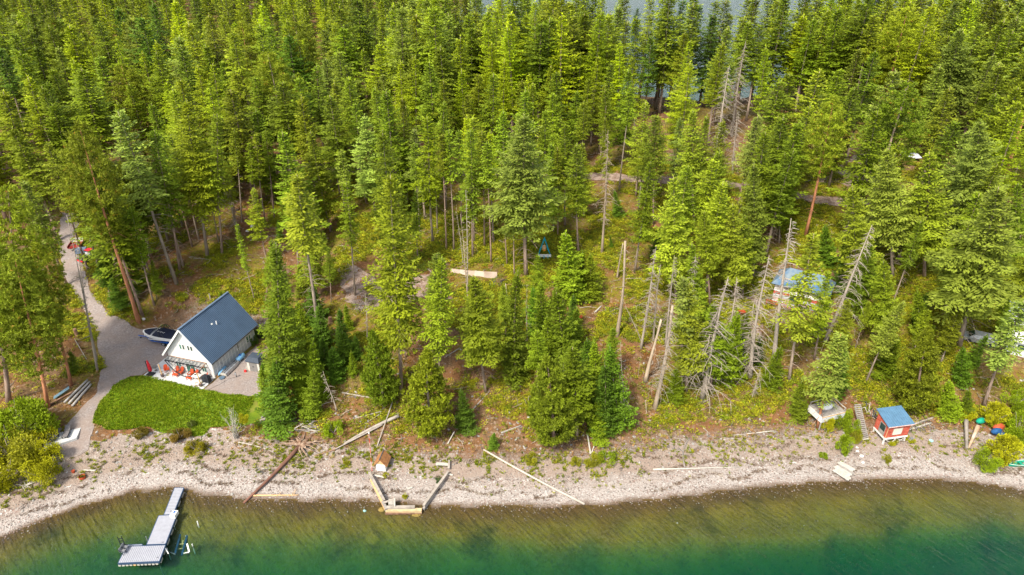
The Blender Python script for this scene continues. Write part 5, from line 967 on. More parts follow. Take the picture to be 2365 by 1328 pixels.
w1 = part('front_wall', MB().box(0, wS, 0, .06, fl, fl + hf), REDW, sh); planks((0, -.003, fl), (wS, -.003, fl), .0, hf, hf, 9, w1, REDW, (0, -1, 0), [(.27, .66, .45, 1.35)])
w2 = part('side_wall', MB().add([(0, .06, fl), (0, dS - .06, fl), (0, dS - .06, fl + hb), (0, .06, fl + hf), (.06, .06, fl), (.06, dS - .06, fl), (.06, dS - .06, fl + hb), (.06, .06, fl + hf)], [(0, 1, 2, 3), (7, 6, 5, 4), (0, 4, 5, 1), (1, 5, 6, 2), (2, 6, 7, 3), (3, 7, 4, 0)]), REDW, sh); planks((-.003, .02, fl), (-.003, dS - .02, fl), .0, hf, hb, 9, w2, REDW, (-1, 0, 0), [(.16, .62, .0, 1.6)])
part('back_wall', MB().box(0, wS, dS - .06, dS, fl, fl + hb), REDW, sh); part('side_wall', MB().box(wS - .06, wS, .06, dS - .06, fl, fl + hf), REDW, sh)
f_ = MB(); x0, x1, z0, z1 = wS * .28, wS * .65, fl + .47, fl + 1.33
f_.box(x0 - .07, x0, -.07, -.022, z0 - .07, z1 + .07).box(x1, x1 + .07, -.07, -.022, z0 - .07, z1 + .07).box(x0, x1, -.068, -.022, z1, z1 + .07).box(x0, x1, -.09, -.022, z0 - .07, z0); wd = part('window', f_, WOODP, sh); part('curtain', MB().box(x0, x1, -.03, -.005, z0, z1), CURT, wd)
f_ = MB(); y0, y1 = dS * .18, dS * .60; f_.box(-.07, -.02, y0 - .06, y0, fl, fl + 1.62).box(-.07, -.02, y1, y1 + .06, fl, fl + 1.62).box(-.068, -.02, y0, y1, fl + 1.56, fl + 1.62).box(-.05, -.02, y0, y1, fl, fl + .6); dd_ = part('door', f_, WOOD, sh); part('pane', MB().box(-.03, -.01, y0, y1, fl + .6, fl + 1.56), GLASS, dd_)
zr0, zr1 = fl + hf + .03, fl + hb + .12; rp = [(-.28, -.3, zr0), (wS + .28, -.3, zr0), (wS + .2, dS + .35, zr1 + .05), (-.2, dS + .35, zr1 + .05)]
rf = part('roof', MB().extr(rp, (0, 0, .06)), BLUER, sh)
for i in range(11):
    a = Vector(rp[0]).lerp(Vector(rp[1]), (i + .25) / 11); c_ = Vector(rp[3]).lerp(Vector(rp[2]), (i + .25) / 11); part('roof_batten', MB().beam(a + Vector((0, 0, .075)), c_ + Vector((0, 0, .075)), .05, .035), BLUER, rf)
part('fascia', MB().beam((-.28, -.32, zr0 + .02), (wS + .28, -.32, zr0 + .02), .04, .1), PINK, rf)
part('corner_post', MB().box(-.045, .03, -.045, -.022, fl, fl + hf), TAN, sh)
part('floor_beam', MB().box(-.06, wS + .06, -.08, .04, fl - .24, fl - .004), WHT, sh); part('floor_beam', MB().box(-.08, .04, .05, dS, fl - .24, fl - .004), WHT, sh); part('floor', MB().box(.05, wS - .01, .05, dS, fl - .12, fl - .01), WOOD, sh)
for x, y in ((.05, .1), (wS / 2, .06), (wS - .08, .1), (.05, dS - .1), (wS - .08, dS - .1)): part('stilt', MB().box(x - .07, x + .07, y - .07, y + .07, -.5, fl - .242), WHT, sh)
for a, c_ in (((.15, -.02, fl - .3), (1.3, -.1, -.05)), ((1.6, -.03, fl - .3), (.6, -.25, -.15)), ((1.7, -.02, fl - .3), (wS - .3, -.02, .1)), ((wS - .2, -.05, fl - .35), (1.9, -.04, .1))): part('brace', MB().beam(a, c_, .07), WOODP, sh)
t = thing('camp_stool', 'pale wooden stool with splayed legs right of the red shack', 'stool', Vector((P1.x + .75, P1.y, float(height(P1.x + .75, P1.y)))), .3); part('seat', MB().cyl((0, 0), .22, .5, .56, 12), METAL, t)
for k in range(4): a = k * 1.57 + .4; part('leg', MB().beam((.12 * math.cos(a), .12 * math.sin(a), .5), (.3 * math.cos(a), .3 * math.sin(a), 0), .05), WOODP, t)
# stairs up to the deck hut
s0, s1 = gz(2000, 1012, 1.2), gz(1980, 938, 3.9); s0.z = s1.z = 0; z0s, z1s = float(height(s0.x, s0.y)) + .15, 4.1
st = thing('stairs', 'weathered grey plank stairs climbing from beach to the white hut', 'stairs', (0, 0, 0)); dv = (s1 - s0).normalized(); nr = Vector((dv.y, -dv.x, 0)); n = 19
for k in range(n):
    c_ = s0.lerp(s1, k / (n - 1)); z = z0s + (z1s - z0s) * k / (n - 1); w = .42; part('tread', MB().extr([c_ - nr * w - dv * .085 + Vector((0, 0, z)), c_ + nr * w - dv * .085 + Vector((0, 0, z)), c_ + nr * w + dv * .085 + Vector((0, 0, z)), c_ - nr * w + dv * .085 + Vector((0, 0, z))], (0, 0, .05)), WOOD if k else WOODP, st)
for s in (-1, 1): part('stringer', MB().beam(s0 + nr * s * .4 + Vector((0, 0, z0s - .12)), s1 + nr * s * .4 + Vector((0, 0, z1s - .12)), .06, .2), WOOD, st)
# white hut / deck on the bank
hd = head((38.9, 66.9), (42.3, 67.9)); hz = 2.7; hut = thing('deck_hut', 'small weathered white board deck with railing on the bank top', 'deck', (39.0, 66.6, hz), hd + .03)
for k in range(9): part('deck_board', MB().box(0, 3.5, .05 + k * .27, .30 + k * .27, .9, .95), [WOOD, WOODP, WOOD, TAN][k % 4 if k in (2, 5) else 0], hut)
fw = part('front_wall', MB().box(0, 3.5, -.02, .04, .0, .9), WHT2, hut)
for k in range(5): part('board', MB().box(0, 3.5, -.045, -.021, .02 + k * .18, .185 + k * .18), WHT2 if k != 4 else TAN, fw)
lw_ = part('left_wall', MB().box(-.05, .0, -.02, 2.5, .0, .9), WOODP, hut)
for k in range(5): part('board', MB().box(-.08, -.051, -.02, 2.5, .02 + k * .18, .17 + k * .18), WHT, lw_)
for x, y in ((.05, .05), (3.42, .05), (.05, 2.4), (3.42, 2.4)): part('post', MB().box(x - .06, x + .06, y - .06, y + .06, -1.2, 1.5), WOOD, hut)
part('rail', MB().beam((0, 2.42, 1.45), (3.45, 2.42, 1.45), .08).beam((3.43, 0, 1.45), (3.43, 2.42, 1.45), .08), WOODP, hut); part('handrail', MB().beam((3.75, .8, 1.0), (3.25, 3.0, 2.1), .08), TAN, hut); part('handrail', MB().beam((3.45, 1.2, 1.0), (3.1, 2.3, 1.6), .08), TAN, hut)
single('deck_tarp', MB().ball((0, 0, 0), .75, 12, 6, 0, (1.3, .7, .5)), mat('white_tarp', (.72, .72, .70, 1), .8, .1), 'white tarp bundle on the back of the white board deck', 'tarp', (40.2, 68.4, 3.85), .4)
# platform of planks
pq = [Vector((p.x, p.y, 0)) for p in (gz(1925.4, 1077.1, 1.2), gz(1962.6, 1100.6, 1.2), gz(1979.2, 1073.2, 1.2), gz(1944, 1054.6, 1.2))]
pz = max(float(height(p.x, p.y)) for p in pq) + .02; t = thing('plank_platform', 'grey plank platform lying askew on the pebble beach', 'platform', (0, 0, 0))
for k in range(7):
    f0, f1 = (k + .04) / 7, (k + .93) / 7; off = .12 * math.sin(k * 2.1); a, c_, d_, e = pq[0].lerp(pq[3], f0), pq[1].lerp(pq[2], f0), pq[1].lerp(pq[2], f1), pq[0].lerp(pq[3], f1); ex_ = (pq[1] - pq[0]).normalized() * off
    part('plank', MB().extr([p + ex_ + Vector((0, 0, pz + .12)) for p in (a, c_, d_, e)], (0, 0, .04)), WOODP if k not in (4,) else WOOD, t)
for f in (.12, .88): part('joist', MB().beam(pq[0].lerp(pq[1], f) + Vector((0, 0, pz + .05)), pq[3].lerp(pq[2], f) + Vector((0, 0, pz + .05)), .1, .13), WOOD, t)
for i, (u, v, r_, l) in enumerate(((1989, 1054, .28, 'largest white rock beside the plank platform'), (1993, 1069, .2, 'small upright white rock just below the largest white rock'), (1980, 1043, .22, 'flat white rock above the largest white rock'), (1979, 1034, .18, 'small white rock at the foot of the plank stairs'), (133 + 0, 0, 0, ''))):
    if r_: o = link('rock', rock_mesh('rock', STONEW, 50 + i, (1, .8, .6)), None, at(u, v) + Vector((0, 0, r_ * .3))); o.scale = (r_, r_, r_); tag(o, l, 'rock')
# pump house
ph_s = 1.18; ph = thing('pump_house', 'tiny white pump house with steep rusty brown roof on the beach', 'pump house', (-16.2, 60.35, float(height(-15.8, 61)) - .02), R(-8)); w, d, hz = .95, 1.25, .95
b = MB(); b.add([(0, 0, 0), (w, 0, 0), (w, 0, hz), (w / 2, 0, hz + .62), (0, 0, hz), (0, d, 0), (w, d, 0), (w, d, hz), (w / 2, d, hz + .62), (0, d, hz)], [(0, 1, 2, 3, 4), (9, 8, 7, 6, 5), (1, 6, 7, 2), (0, 4, 9, 5), (0, 5, 6, 1)]); part('wall', b, WHT, ph)
part('gable_board', MB().add([(.02, -.02, hz), (w - .02, -.02, hz), (w / 2, -.02, hz + .58), (.02, -.003, hz), (w - .02, -.003, hz), (w / 2, -.003, hz + .58)], [(0, 1, 2), (5, 4, 3), (0, 3, 4, 1), (1, 4, 5, 2), (2, 5, 3, 0)]), TAN, ph)
ph.scale = (ph_s,) * 3
for s in (-1, 1): part('roof', MB().extr([(w / 2, -.14, hz + .66), (w / 2 + s * .68, -.14, hz - .20), (w / 2 + s * .68, d + .12, hz - .20), (w / 2, d + .12, hz + .66)], (s * .035, 0, .04)), RUSTR, ph)
part('ridge_cap', MB().beam((w / 2, -.15, hz + .72), (w / 2, d + .13, hz + .72), .1, .03), DGREY, ph)
# red and white pole
pp0 = at(859.5, 1089); tp = ray(852, 1000); t_ = (pp0.y) / tp[1]; top = Vector((tp[0] * t_, pp0.y, CAMH + tp[2] * t_)); t = thing('marker_pole', 'thin red and white striped pole left of the pump house', 'pole', pp0, 0)
for k in range(8): a, c_ = pp0.lerp(top, k / 8) - pp0, pp0.lerp(top, (k + 1) / 8) - pp0; part('pole_band', MB().tube([a, c_], .035, 6), REDP if k % 2 == 0 else PINK, t)
part('cap', MB().ball(top - pp0, .1), WHT, t)
# timber crib on the waterline
def logof(name, p, q, r0, r1, m, label, cat='log', bend=0, n=7, parent=None, branches=0, seed=0, group=None):
    p, q = Vector(p), Vector(q); d = q - p; sd = Vector((-d.y, d.x, 0)).normalized(); rr = random.Random(seed); k = 8
    pts_ = [d * (i / k) + sd * bend * math.sin(math.pi * i / k) + Vector((0, 0, (0 if n < 5 else rr.uniform(-.015, .015)))) for i in range(k + 1)]; b = MB(); b.tube(pts_, [r0 + (r1 - r0) * i / k + rr.uniform(-.06, .06) * r0 for i in range(k + 1)], n)
    for _ in range(branches):
        f = rr.uniform(.3, .97); c_ = d * f + sd * bend * math.sin(math.pi * f); e = (sd * rr.choice((-1, 1)) + d.normalized() * rr.uniform(.1, .8) + Vector((0, 0, rr.uniform(.1, .8)))).normalized() * rr.uniform(.35, 1.1); b.tube([c_, c_ + e * .5 + Vector((0, 0, .05)), c_ + e], [.035, .025, .008], 4, 0, False)
    if parent is not None: o = part(name, b, m, parent, True); o.location = p; return o
    return single(name, b, m, label, cat, p, 0, group, True)
cr = thing('timber_crib', 'V-shaped timber crib of squared logs filled with gravel at the waterline', 'retaining wall', (0, 0, 0)); G = lambda u, v, z: gz(u, v, z)
part('wing_log', MB().beam(G(853, 1092, 1.15), G(887.5, 1157, .85), .26, .3), LOGM, cr); part('wing_log', MB().beam(G(857, 1108, .75), G(890.5, 1176, .42), .26, .34), TAN, cr); part('wing_log', MB().beam(G(884, 1160, .62), G(893, 1178, .5), .3, .5), WOOD, cr)
part('wing_log', MB().beam(G(1035.5, 1089, 1.1), G(1026, 1103, 1.0), .24, .26), LOGM, cr); part('wing_log', MB().beam(G(1026, 1103, 1.0), G(978.5, 1168, .62), .3, .34), LOGM, cr); part('wing_log', MB().beam(G(1003, 1139, .5), G(978, 1176, .25), .26, .3), WOOD, cr)
part('front_log', MB().beam(G(893, 1172.5, .62), G(958, 1171.5, .62), .34, .3), LOGM, cr); part('front_log', MB().beam(G(891.5, 1178, .34), G(974, 1179, .32), .42, .34), mat('wet_log', (.56, .42, .24, 1), .8, .25, 2), cr); part('front_log', MB().beam(G(890.5, 1184, .06), G(975, 1182.5, .06), .4, .3), LOGB, cr)
b0 = G(898, 1153, .75)
for k in range(4): part('post', MB().beam(G(898.5 + k * 3.2, 1166, .8), G(899 + k * 3.2, 1154.5, .8), .12, .3), WOODP, cr)
part('cap_board', MB().beam(G(885.5, 1161, .95), G(911, 1152.5, .95), .22, .1), LOGM, cr); part('cap_board', MB().beam(G(911.5, 1151, .92), G(911.5, 1169, .85), .14, .2), WOODP, cr)
t = thing('log_bench', 'small pale driftwood bench at the top right end of the crib', 'bench', at(1024, 1077), R(-4)); part('seat', MB().beam((-.85, 0, .38), (.75, 0, .34), .4, .12), WOODP, t); part('support', MB().beam((-.75, 0, 0), (-.75, 0, .35), .25, .15), WOODP, t); part('support', MB().beam((.7, 0, 0), (.7, 0, .3), .25, .15), WOODP, t); part('backrest', MB().beam((.75, -.6, .3), (.65, .55, .5), .22, .14), LOGM, t)
for u0, v0, u1, v1, l in ((865, 1099, 888, 1104, 'short white log lying inside the crib by its left wing'), (941, 1130, 953, 1127, 'short pale block of wood in the middle of the crib'), (1034, 1095, 1046, 1099, 'flat pale board outside the crib right wing')): logof('driftwood_piece', at(u0, v0) + Vector((0, 0, .1)), at(u1, v1) + Vector((0, 0, .1)), .13, .11, WOODP, l, 'driftwood')
# ---- logs and driftwood
def LG(u0, v0, u1, v1, r0, r1, m, label, z0=.0, z1=.0, nm='driftwood_log', **k): 
    a, c_ = at(u0, v0), at(u1, v1); a.z = max(a.z, 0 if 'wet' not in k else -.1) + r0 + z0; c_.z = max(c_.z, -.05) + r1 + z1; k.pop('wet', None); return logof(nm, a, c_, r0, r1, m, label, 'log', **k)
LG(692, 1035, 563, 1164, .27, .12, mat('red_brown_log', (.17, .085, .06, 1), .9, .25, 1.4, bump=.3), 'long red-brown driftwood log with its roots, reaching into the lake', branches=5, seed=4, bend=.15, wet=1)
a = at(694, 1033); rt = MB(); rr = random.Random(5)
for k in range(34):
    an = rr.uniform(-1.2, 3.4); l = rr.uniform(.8, 2.9); e = Vector((math.cos(an) * l, math.sin(an) * l, rr.uniform(.0, 1.0))); s_ = Vector((-e.y, e.x, 0)) * rr.uniform(-.25, .25); rt.tube([(0, 0, .35), e * .4 + s_ + Vector((0, 0, .3)), e * .75 + s_ * .5 + Vector((0, 0, .2)), e], [.15, .09, .05, .015], 5, 0, False)
single('root_mass', rt, mat('rust_root', (.22, .09, .04, 1), .9, .4, 2, c2=(.42, .32, .24)), 'spreading orange-brown root mass at the top of the long driftwood log', 'tree roots', a)
LG(583, 1146, 690, 1144, .11, .06, TAN, 'peeled tan log lying along the waterline beside the long red-brown log', branches=6, seed=8); LG(1117, 1040, 1350, 1166, .12, .13, mat('pale_log', (.45, .40, .34, 1), .9, .12, 2), 'long straight pale log crossing the beach down to the waterline', branches=4, seed=3, bend=-.15)
LG(1508, 1086, 1708, 1079, .12, .04, WOODP, 'long thin pale log lying level along the beach, right of centre'); LG(1582, 1084, 1592, 1012, .12, .07, mat('grey_log', (.22, .19, .17, 1), .9, .3, 2), 'curved dark grey log standing down from bank onto the level pale log', bend=.5)
LG(795, 1030, 922, 968, .12, .24, LOGM, 'thick grey broken log sloping up the bank behind the pump house', z0=.2, z1=.3, branches=4, seed=12, bend=.3); LG(725, 1054, 800, 1026, .06, .12, LOGB, 'dark splintered log end running down toward the root mass', bend=-.2, seed=13, branches=3)
LG(772, 1041, 884, 985, .07, .11, LOGM, 'straight grey log sloping up beside the thick broken log', z0=.1, z1=.2); LG(870, 1035, 912, 930, .07, .06, LOGM, 'thin bleached pole leaning up the bank from the pump house', z1=.9)
LG(1356, 1005, 1364, 1050, .09, .12, WOODP, 'left of two short white posts lying below the dark fir group', z0=.3); LG(1377, 1020, 1366, 1048, .08, .08, WOODP, 'right of two short white posts lying below the dark fir group', z0=.2)
LG(1050, 1006, 1034, 1026, .08, .08, WOODP, 'short pale post leaning on the bank under the bushy pine', z0=.6); LG(1157, 1002, 1204, 984, .14, .10, WOOD, 'short thick grey log on the bank under the small green sapling'); LG(1310, 990, 1338, 968, .08, .06, LOGM, 'pale log on the bank beside the bushy pine group')
LG(790, 908, 865, 922, .10, .13, LOGM, 'grey log lying across the slope below the two small firs', branches=2); LG(815, 968, 882, 955, .06, .06, LOGM, 'thin grey pole across the bank left of the broken log', z1=.3); LG(843, 980, 880, 958, .05, .05, WOOD, 'second thin grey pole across the bank left of the broken log', z1=.2)
LG(550, 1022, 632, 1045, .07, .03, WOODP, 'forked white driftwood branch lying on the shore grass', branches=5, seed=21, bend=.2); LG(1725, 1003, 1787, 996, .08, .07, WOODP, 'pale log with dark ends on the bank right of the gravel slope'); LG(1690, 1006, 1724, 1004, .06, .06, LOGM, 'short grey log left of the pale dark-ended log', branches=4, seed=22)
LG(2100, 985, 2155, 966, .16, .12, LOGM, 'upper grey log in the driftwood heap right of the red shack'); LG(2095, 995, 2150, 978, .12, .1, WOODP, 'lower pale log in the driftwood heap right of the red shack')
LG(2225, 985, 2232, 1038, .26, .16, mat('grey_stump', (.24, .21, .18, 1), .9, .25, 2), 'grey upended trunk stub on the beach under yellow bushes', nm='tree_stump', z0=.8); LG(2252, 1000, 2236, 1036, .28, .12, mat('white_birch_log', (.66, .60, .48, 1), .9, .25, 1.4, c2=(.34, .14, .05)), 'broken white and rust log beside the grey trunk stub', z0=.9, seed=31)
LG(98, 945, 172, 905, .13, .13, LOGB, 'dark half-buried log under the blue panel at left'); LG(194, 1087, 222, 1088, .10, .10, WOODP, 'short pale log standing by the fire ring on the beach'); LG(700, 975, 745, 972, .07, .07, WOODP, 'white board lying on the driftwood pile at left'); LG(702, 985, 738, 990, .06, .06, WOODP, 'second white board lying lower on the driftwood pile')
LG(1080, 960, 1130, 905, .09, .07, WOOD, 'grey pole leaning across the bank brush behind the bushy pine'); LG(950, 940, 985, 905, .07, .06, LOGM, 'grey pole on the slope left of the bushy pine'); LG(1030, 825, 1062, 805, .1, .09, LOGM, 'pale log end showing on the slope among the firs'); LG(1375, 722, 1388, 708, .12, .09, WOODP, 'short pale log in yellow-green brush right of the young firs')
LG(578, 556, 660, 545, .10, .07, LOGM, 'grey log lying across the hillside above the cabin', z1=.2); LG(440, 593, 492, 602, .04, .05, LOGM, 'thin grey branch on the hillside above the boat'); LG(150, 745, 200, 830, .05, .05, WOOD, 'thin branch on the needle floor left of the driveway')
for i, (p0, p1) in enumerate((((150, 932), (203, 880)), ((160, 935), (208, 884)), ((168, 940), (211, 890)))):
    a, c_ = at(*p0), at(*p1); o = logof('pole_log', a + Vector((0, 0, .2)), c_ + Vector((0, 0, .2)), .17, .14, mat('silver_log', (.38, .36, .34, 1), .9, .18, 2, bump=.3), ['left', 'middle', 'right'][i] + ' of three silver logs stacked beside the gravel drive', 'log', seed=40 + i, group='three silver logs by the drive')
a, c_ = at(126, 927), at(162, 903); single('metal_sheet', MB().extr([(0, 0, .3), *[tuple((c_ - a) + Vector((0, 0, .35)))], tuple((c_ - a) + Vector((-.35, .55, .35))), (-.35, .55, .3)], (0, 0, .06)), mat('slate_blue', (.13, .22, .28, 1), .5, .1), 'slate blue metal sheet resting on a dark log left of the silver logs', 'panel', a)
# dark driftwood pile, firewood rows, brush
fwp = thing('firewood_pile', 'row of short grey split logs heaped at the lawn corner', 'firewood', at(648, 972)); rr = random.Random(9)
for k in range(34):
    x = rr.uniform(-2.2, 2.2); y = rr.uniform(-.35, .5) + abs(x) * -.05; an = R(60) + rr.gauss(0, .25); l = rr.uniform(.35, .6); z = .12 + (.2 if k % 3 == 0 else 0) + (x * .0)
    p_ = fwp.location; zz = float(height(p_.x + x, p_.y + y)) - p_.z + z; o = part('split_log', MB().tube([(-l * math.cos(an), -l * math.sin(an), 0), (l * math.cos(an), l * math.sin(an), .12)], rr.uniform(.08, .14), 6), [LOGM, WOOD, DGREY, LOGM][k % 4], fwp); o.location = (x, y, zz)
bp_ = thing('driftwood_pile', 'tangled heap of grey boards and poles above the root mass', 'driftwood', at(718, 985))
for k in range(26):
    x, y = rr.uniform(-1.8, 1.8), rr.uniform(-1.1, .6); an = rr.gauss(-.15, .5); l = rr.uniform(.6, 1.6); p_ = bp_.location; zz = float(height(p_.x + x, p_.y + y)) - p_.z + rr.uniform(.08, .4); o = part('stick', MB().tube([(-l * math.cos(an), -l * math.sin(an), 0), (l * math.cos(an), l * math.sin(an), rr.uniform(-.1, .2))], [rr.uniform(.04, .09), .03], 5), [LOGM, WOODP, LOGB, WOOD, DGREY][k % 5], bp_); o.location = (x, y, zz)
def brush(u, v, w, d, n, label, seed, ms=(LOGM, WOOD, DGREY), r=.03, up=.5):
    rr = random.Random(seed); base = at(u, v); b = MB()
    for k in range(n):
        x, y = rr.gauss(0, w / 2.5), rr.gauss(0, d / 2.5); z = float(height(base.x + x, base.y + y)) - base.z; an = rr.uniform(0, 6.28); l = rr.uniform(.5, 1.5); b.tube([(x, y, z + .02), (x + math.cos(an) * l * .5, y + math.sin(an) * l * .5, z + rr.uniform(.1, up)), (x + math.cos(an + .4) * l, y + math.sin(an + .4) * l, z + rr.uniform(0, up * .6))], [r, r * .8, r * .4], 4, k % len(ms), False)
    return single('brush_heap', b, list(ms), label, 'brush pile', base)
brush(2120, 985, 3.2, 1.4, 90, 'grey heap of driftwood branches right of the red shack', 60); brush(1290, 972, 1.0, .6, 12, 'few grey sticks beside the bushy pine group on the bank', 61); brush(835, 710, 2.2, 1.5, 60, 'grey tangle of dead branches beside the dirt clearing', 62); brush(1150, 655, 1.2, 1.0, 30, 'dark tangle of branches at the right end of the plywood sheets', 63, (DGREY, LOGB), .05, .9)
brush(590, 520, 1.4, .9, 16, 'scattered pale sticks on the hillside beneath the pole trees', 64); brush(1890, 975, 1.5, 1.0, 44, 'grey exposed roots at the foot of the leaning red-trunked pine', 65); brush(2010, 958, .9, .9, 26, 'dark scrap heap between the plank stairs and red shack', 66, (DGREY, LOGB, WOODP), .07, .9); brush(1410, 720, 1.6, 1.2, 22, 'fallen grey branches around the broken dead trunks', 67); brush(1600, 890, 1.6, .8, 26, 'fallen pale branches under the dead trees on the bank', 68)
brush(130, 1075, 1.2, .8, 26, 'pale bare branches under the yellow willow at left', 69, (LOGM, WOODP), .03, .9); brush(1550, 1040, 1.6, .5, 10, 'thin twigs on the beach left of the curved grey log', 70); brush(60, 1122, .35, .25, 14, 'small white driftwood star on the left beach', 71, (WOODP,), .05, .25); brush(600, 1087, .5, .4, 12, 'small dark twig bundle on the pebbles left of the long log', 72, (DGREY, WOODP), .03, .3)
# left beach things
t = thing('fire_ring', 'rusty metal fire ring on the left beach', 'fire pit', at(191, 1104)); part('ring', MB().tube([(0, 0, 0), (0, 0, .34)], [.34, .36], 16, caps=False).tube([(0, 0, .34), (0, 0, 0)], [.31, .30], 16, caps=False), BUCKET, t); part('ash', MB().cyl((0, 0), .3, .02, .12, 14), BLACK, t)
single('orange_bucket', MB().cyl((0, 0), .16, 0, .3, 10, .2), BUCKET, 'small orange-brown bucket left of the pale log on the beach', 'bucket', at(170, 1091))
pd = [Vector((-56.4, 61.9)), Vector((-53.5, 63.9)), Vector((-54.0, 65.8)), Vector((-57.3, 64.4))]; pz = max(float(height(p.x, p.y)) for p in pd) + .08
pad = MB(); pad.prism([(p.x, p.y) for p in pd], pz - .8, pz); part('concrete_pad', pad, CONC, None, kind='structure')
for (x, y, rz, l) in ((-55.0, 64.6, R(15), 'grey sun lounger on the concrete pad, the right one'), (-56.1, 64.0, R(-8), 'grey sun lounger on the concrete pad, behind the bare willow twigs')):
    t = thing('sun_lounger', l, 'sun lounger', (x, y, pz), rz); part('seat', MB().box(-.3, .3, -.9, .25, .28, .34), mat('taupe_fabric', (.16, .15, .155, 1), .8, .15), t); part('backrest', MB().beam((0, .26, .33), (0, .95, .72), .6, .06), mat('taupe_fabric', (.16, .15, .155, 1)), t)
    for a in (-1, 1): part('leg', MB().box(a * .28 - .03, a * .28 + .03, -.85, -.79, 0, .28), BLACK, t); part('leg', MB().box(a * .28 - .03, a * .28 + .03, .2, .26, 0, .28), BLACK, t); part('side_rail', MB().box(a * .32 - .02, a * .32 + .02, -.92, .26, .25, .36), BLACK, t)
single('white_cooler', MB().box(-.25, .25, -.18, .18, 0, .35).box(-.27, .27, -.2, .2, .352, .4), WHT, 'white cooler at the left edge of the concrete pad', 'cooler', (-57.1, 64.2, pz), .3)
# ---- left driveway: trailer, small vehicle
t = thing('utility_trailer', 'dark red flat trailer parked at the right of the upper driveway', 'trailer', at(178, 572), R(15)); part('bed', MB().box(-1.0, 1.0, -1.3, 1.3, .5, .6), mat('dark_red_paint', (.22, .02, .015, 1), .7, .2), t); part('side_board', MB().box(-1.04, -.99, -1.3, 1.3, .602, .9).box(.99, 1.04, -1.3, 1.3, .602, .9), mat('dark_red_paint', (.22, .02, .015, 1)), t); part('headboard', MB().box(-.98, .98, 1.26, 1.31, .602, 1.3), WHT, t); part('tongue', MB().beam((0, -1.3, .5), (0, -2.4, .45), .1), BLACK, t)
for a in (-1, 1): part('wheel', MB().tube([(a * 1.06, 0, .3), (a * 1.24, 0, .3)], .3, 12), BLACK, t)
t = thing('off_road_buggy', 'dark buggy with red trim parked among trunks beside the driveway', 'vehicle', at(206, 600), R(-25)); part('body', MB().box(-.7, .7, -1.5, 1.5, .4, .85).box(-.65, .65, -1.45, -.5, .852, 1.05), NAVY, t); part('seat', MB().box(-.55, .55, .0, .5, .852, 1.3), WHT2, t); part('bumper', MB().box(-.72, .72, -1.62, -1.51, .4, .6), REDP, t)
part('roll_cage', MB().tube([(-.65, -.4, .85), (-.6, -.1, 1.7), (-.6, 1.0, 1.7), (-.65, 1.3, .85)], .035, 6).tube([(.65, -.4, .85), (.6, -.1, 1.7), (.6, 1.0, 1.7), (.65, 1.3, .85)], .035, 6).beam((-.6, -.1, 1.7), (.6, -.1, 1.7), .06).beam((-.6, 1.0, 1.7), (.6, 1.0, 1.7), .06), BLACK, t); part('roof_panel', MB().box(-.58, .58, -.05, .95, 1.73, 1.77), REDF, t)
for a in (-1, 1):
    for y in (-1.0, 1.05): part('wheel', MB().tube([(a * .62, y, .33), (a * .85, y, .33)], .33, 12), BLACK, t)
single('equipment_trailer', MB().box(-.8, .8, -.6, .6, .3, 1.0), mat('grey_blue_tarp', (.13, .17, .24, 1), .7, .2), 'grey-blue covered load between the red trailer and the buggy', 'covered load', at(190, 586), .3)
# ---- plywood sheets, swing, wheelbarrow
t = thing('plywood_wall', 'row of tan plywood sheets edging a terrace in the middle of the wood', 'wall', (0, 0, 0)); yb = at(1090, 636)
xs0 = [(1040, 630), (1062, 633), (1075, 636), (1096, 638), (1118, 641), (1148, 643)]
for k in range(5):
    a, c_ = at(*xs0[k]), at(*xs0[k + 1]); b = MB(); b.extr([a + Vector((0, 0, -.1)), c_ + Vector((0, 0, -.1)), c_ + Vector((0, .45, .5 + .08 * k)), a + Vector((0, .45, .45 + .08 * k + .03 * (k % 2)))], (0, .04, .05)); part('sheet', b, [PLY, mat('plywood_pale', (.46, .39, .32, 1), .85, .1, .8)][k % 2], t)
sp = at(1257, 590); t = thing('a_frame_swing', 'turquoise A-frame swing stand with hanging orange seat in the wood', 'swing', sp, R(0))
for s in (-1, 1): part('leg', MB().beam((s * 1.0, 0, 0), (0, .3, 2.9), .13), TURQ, t); part('leg', MB().beam((s * .8, 1.2, 0), (0, .5, 2.9), .13), TURQ, t)
part('top_beam', MB().beam((0, .2, 2.85), (0, .9, 2.85), .14), TURQ, t); part('hanging_seat', MB().ball((0, .55, 1.1), .5, 12, 8, 0, (.8, .8, 1.1)), TAN, t, True); part('cushion', MB().ball((0, .25, .85), .3, 10, 6, 0, (1, .8, .6)), mat('orange_cloth', (.7, .28, .03, 1), .8), t); part('hanger', MB().beam((0, .55, 1.6), (0, .55, 2.8), .03), DGREY, t)
t = thing('painted_bench', 'white board bench with turquoise legs before the A-frame swing', 'bench', at(1257, 592) + Vector((0, -.6, 0)), R(0)); part('seat', MB().box(-1.0, 1.05, -.22, .22, .5, .56), WHT, t); part('backrest', MB().box(-1.0, 1.05, -.26, -.2, .3, .5), WHT, t)
for x in (-.75, -.1, .55): part('leg', MB().box(x - .05, x + .05, -.3, -.24, 0, .62), TURQ, t)
w_ = at(1713, 728); t = thing('wheelbarrow', 'orange-red wheelbarrow on the bare dirt left of the blue-roofed cabin', 'wheelbarrow', w_, .3); part('tray', MB().add([(-.35, -.25, .35), (.35, -.25, .35), (.35, .25, .35), (-.35, .25, .35), (-.55, -.4, .7), (.5, -.4, .65), (.5, .4, .65), (-.55, .4, .7)], [(3, 2, 1, 0), (0, 1, 5, 4), (1, 2, 6, 5), (2, 3, 7, 6), (3, 0, 4, 7)]), BUCKET, t); part('wheel', MB().tube([(.65, -.05, .2), (.65, .05, .2)], .2, 12), BLACK, t)
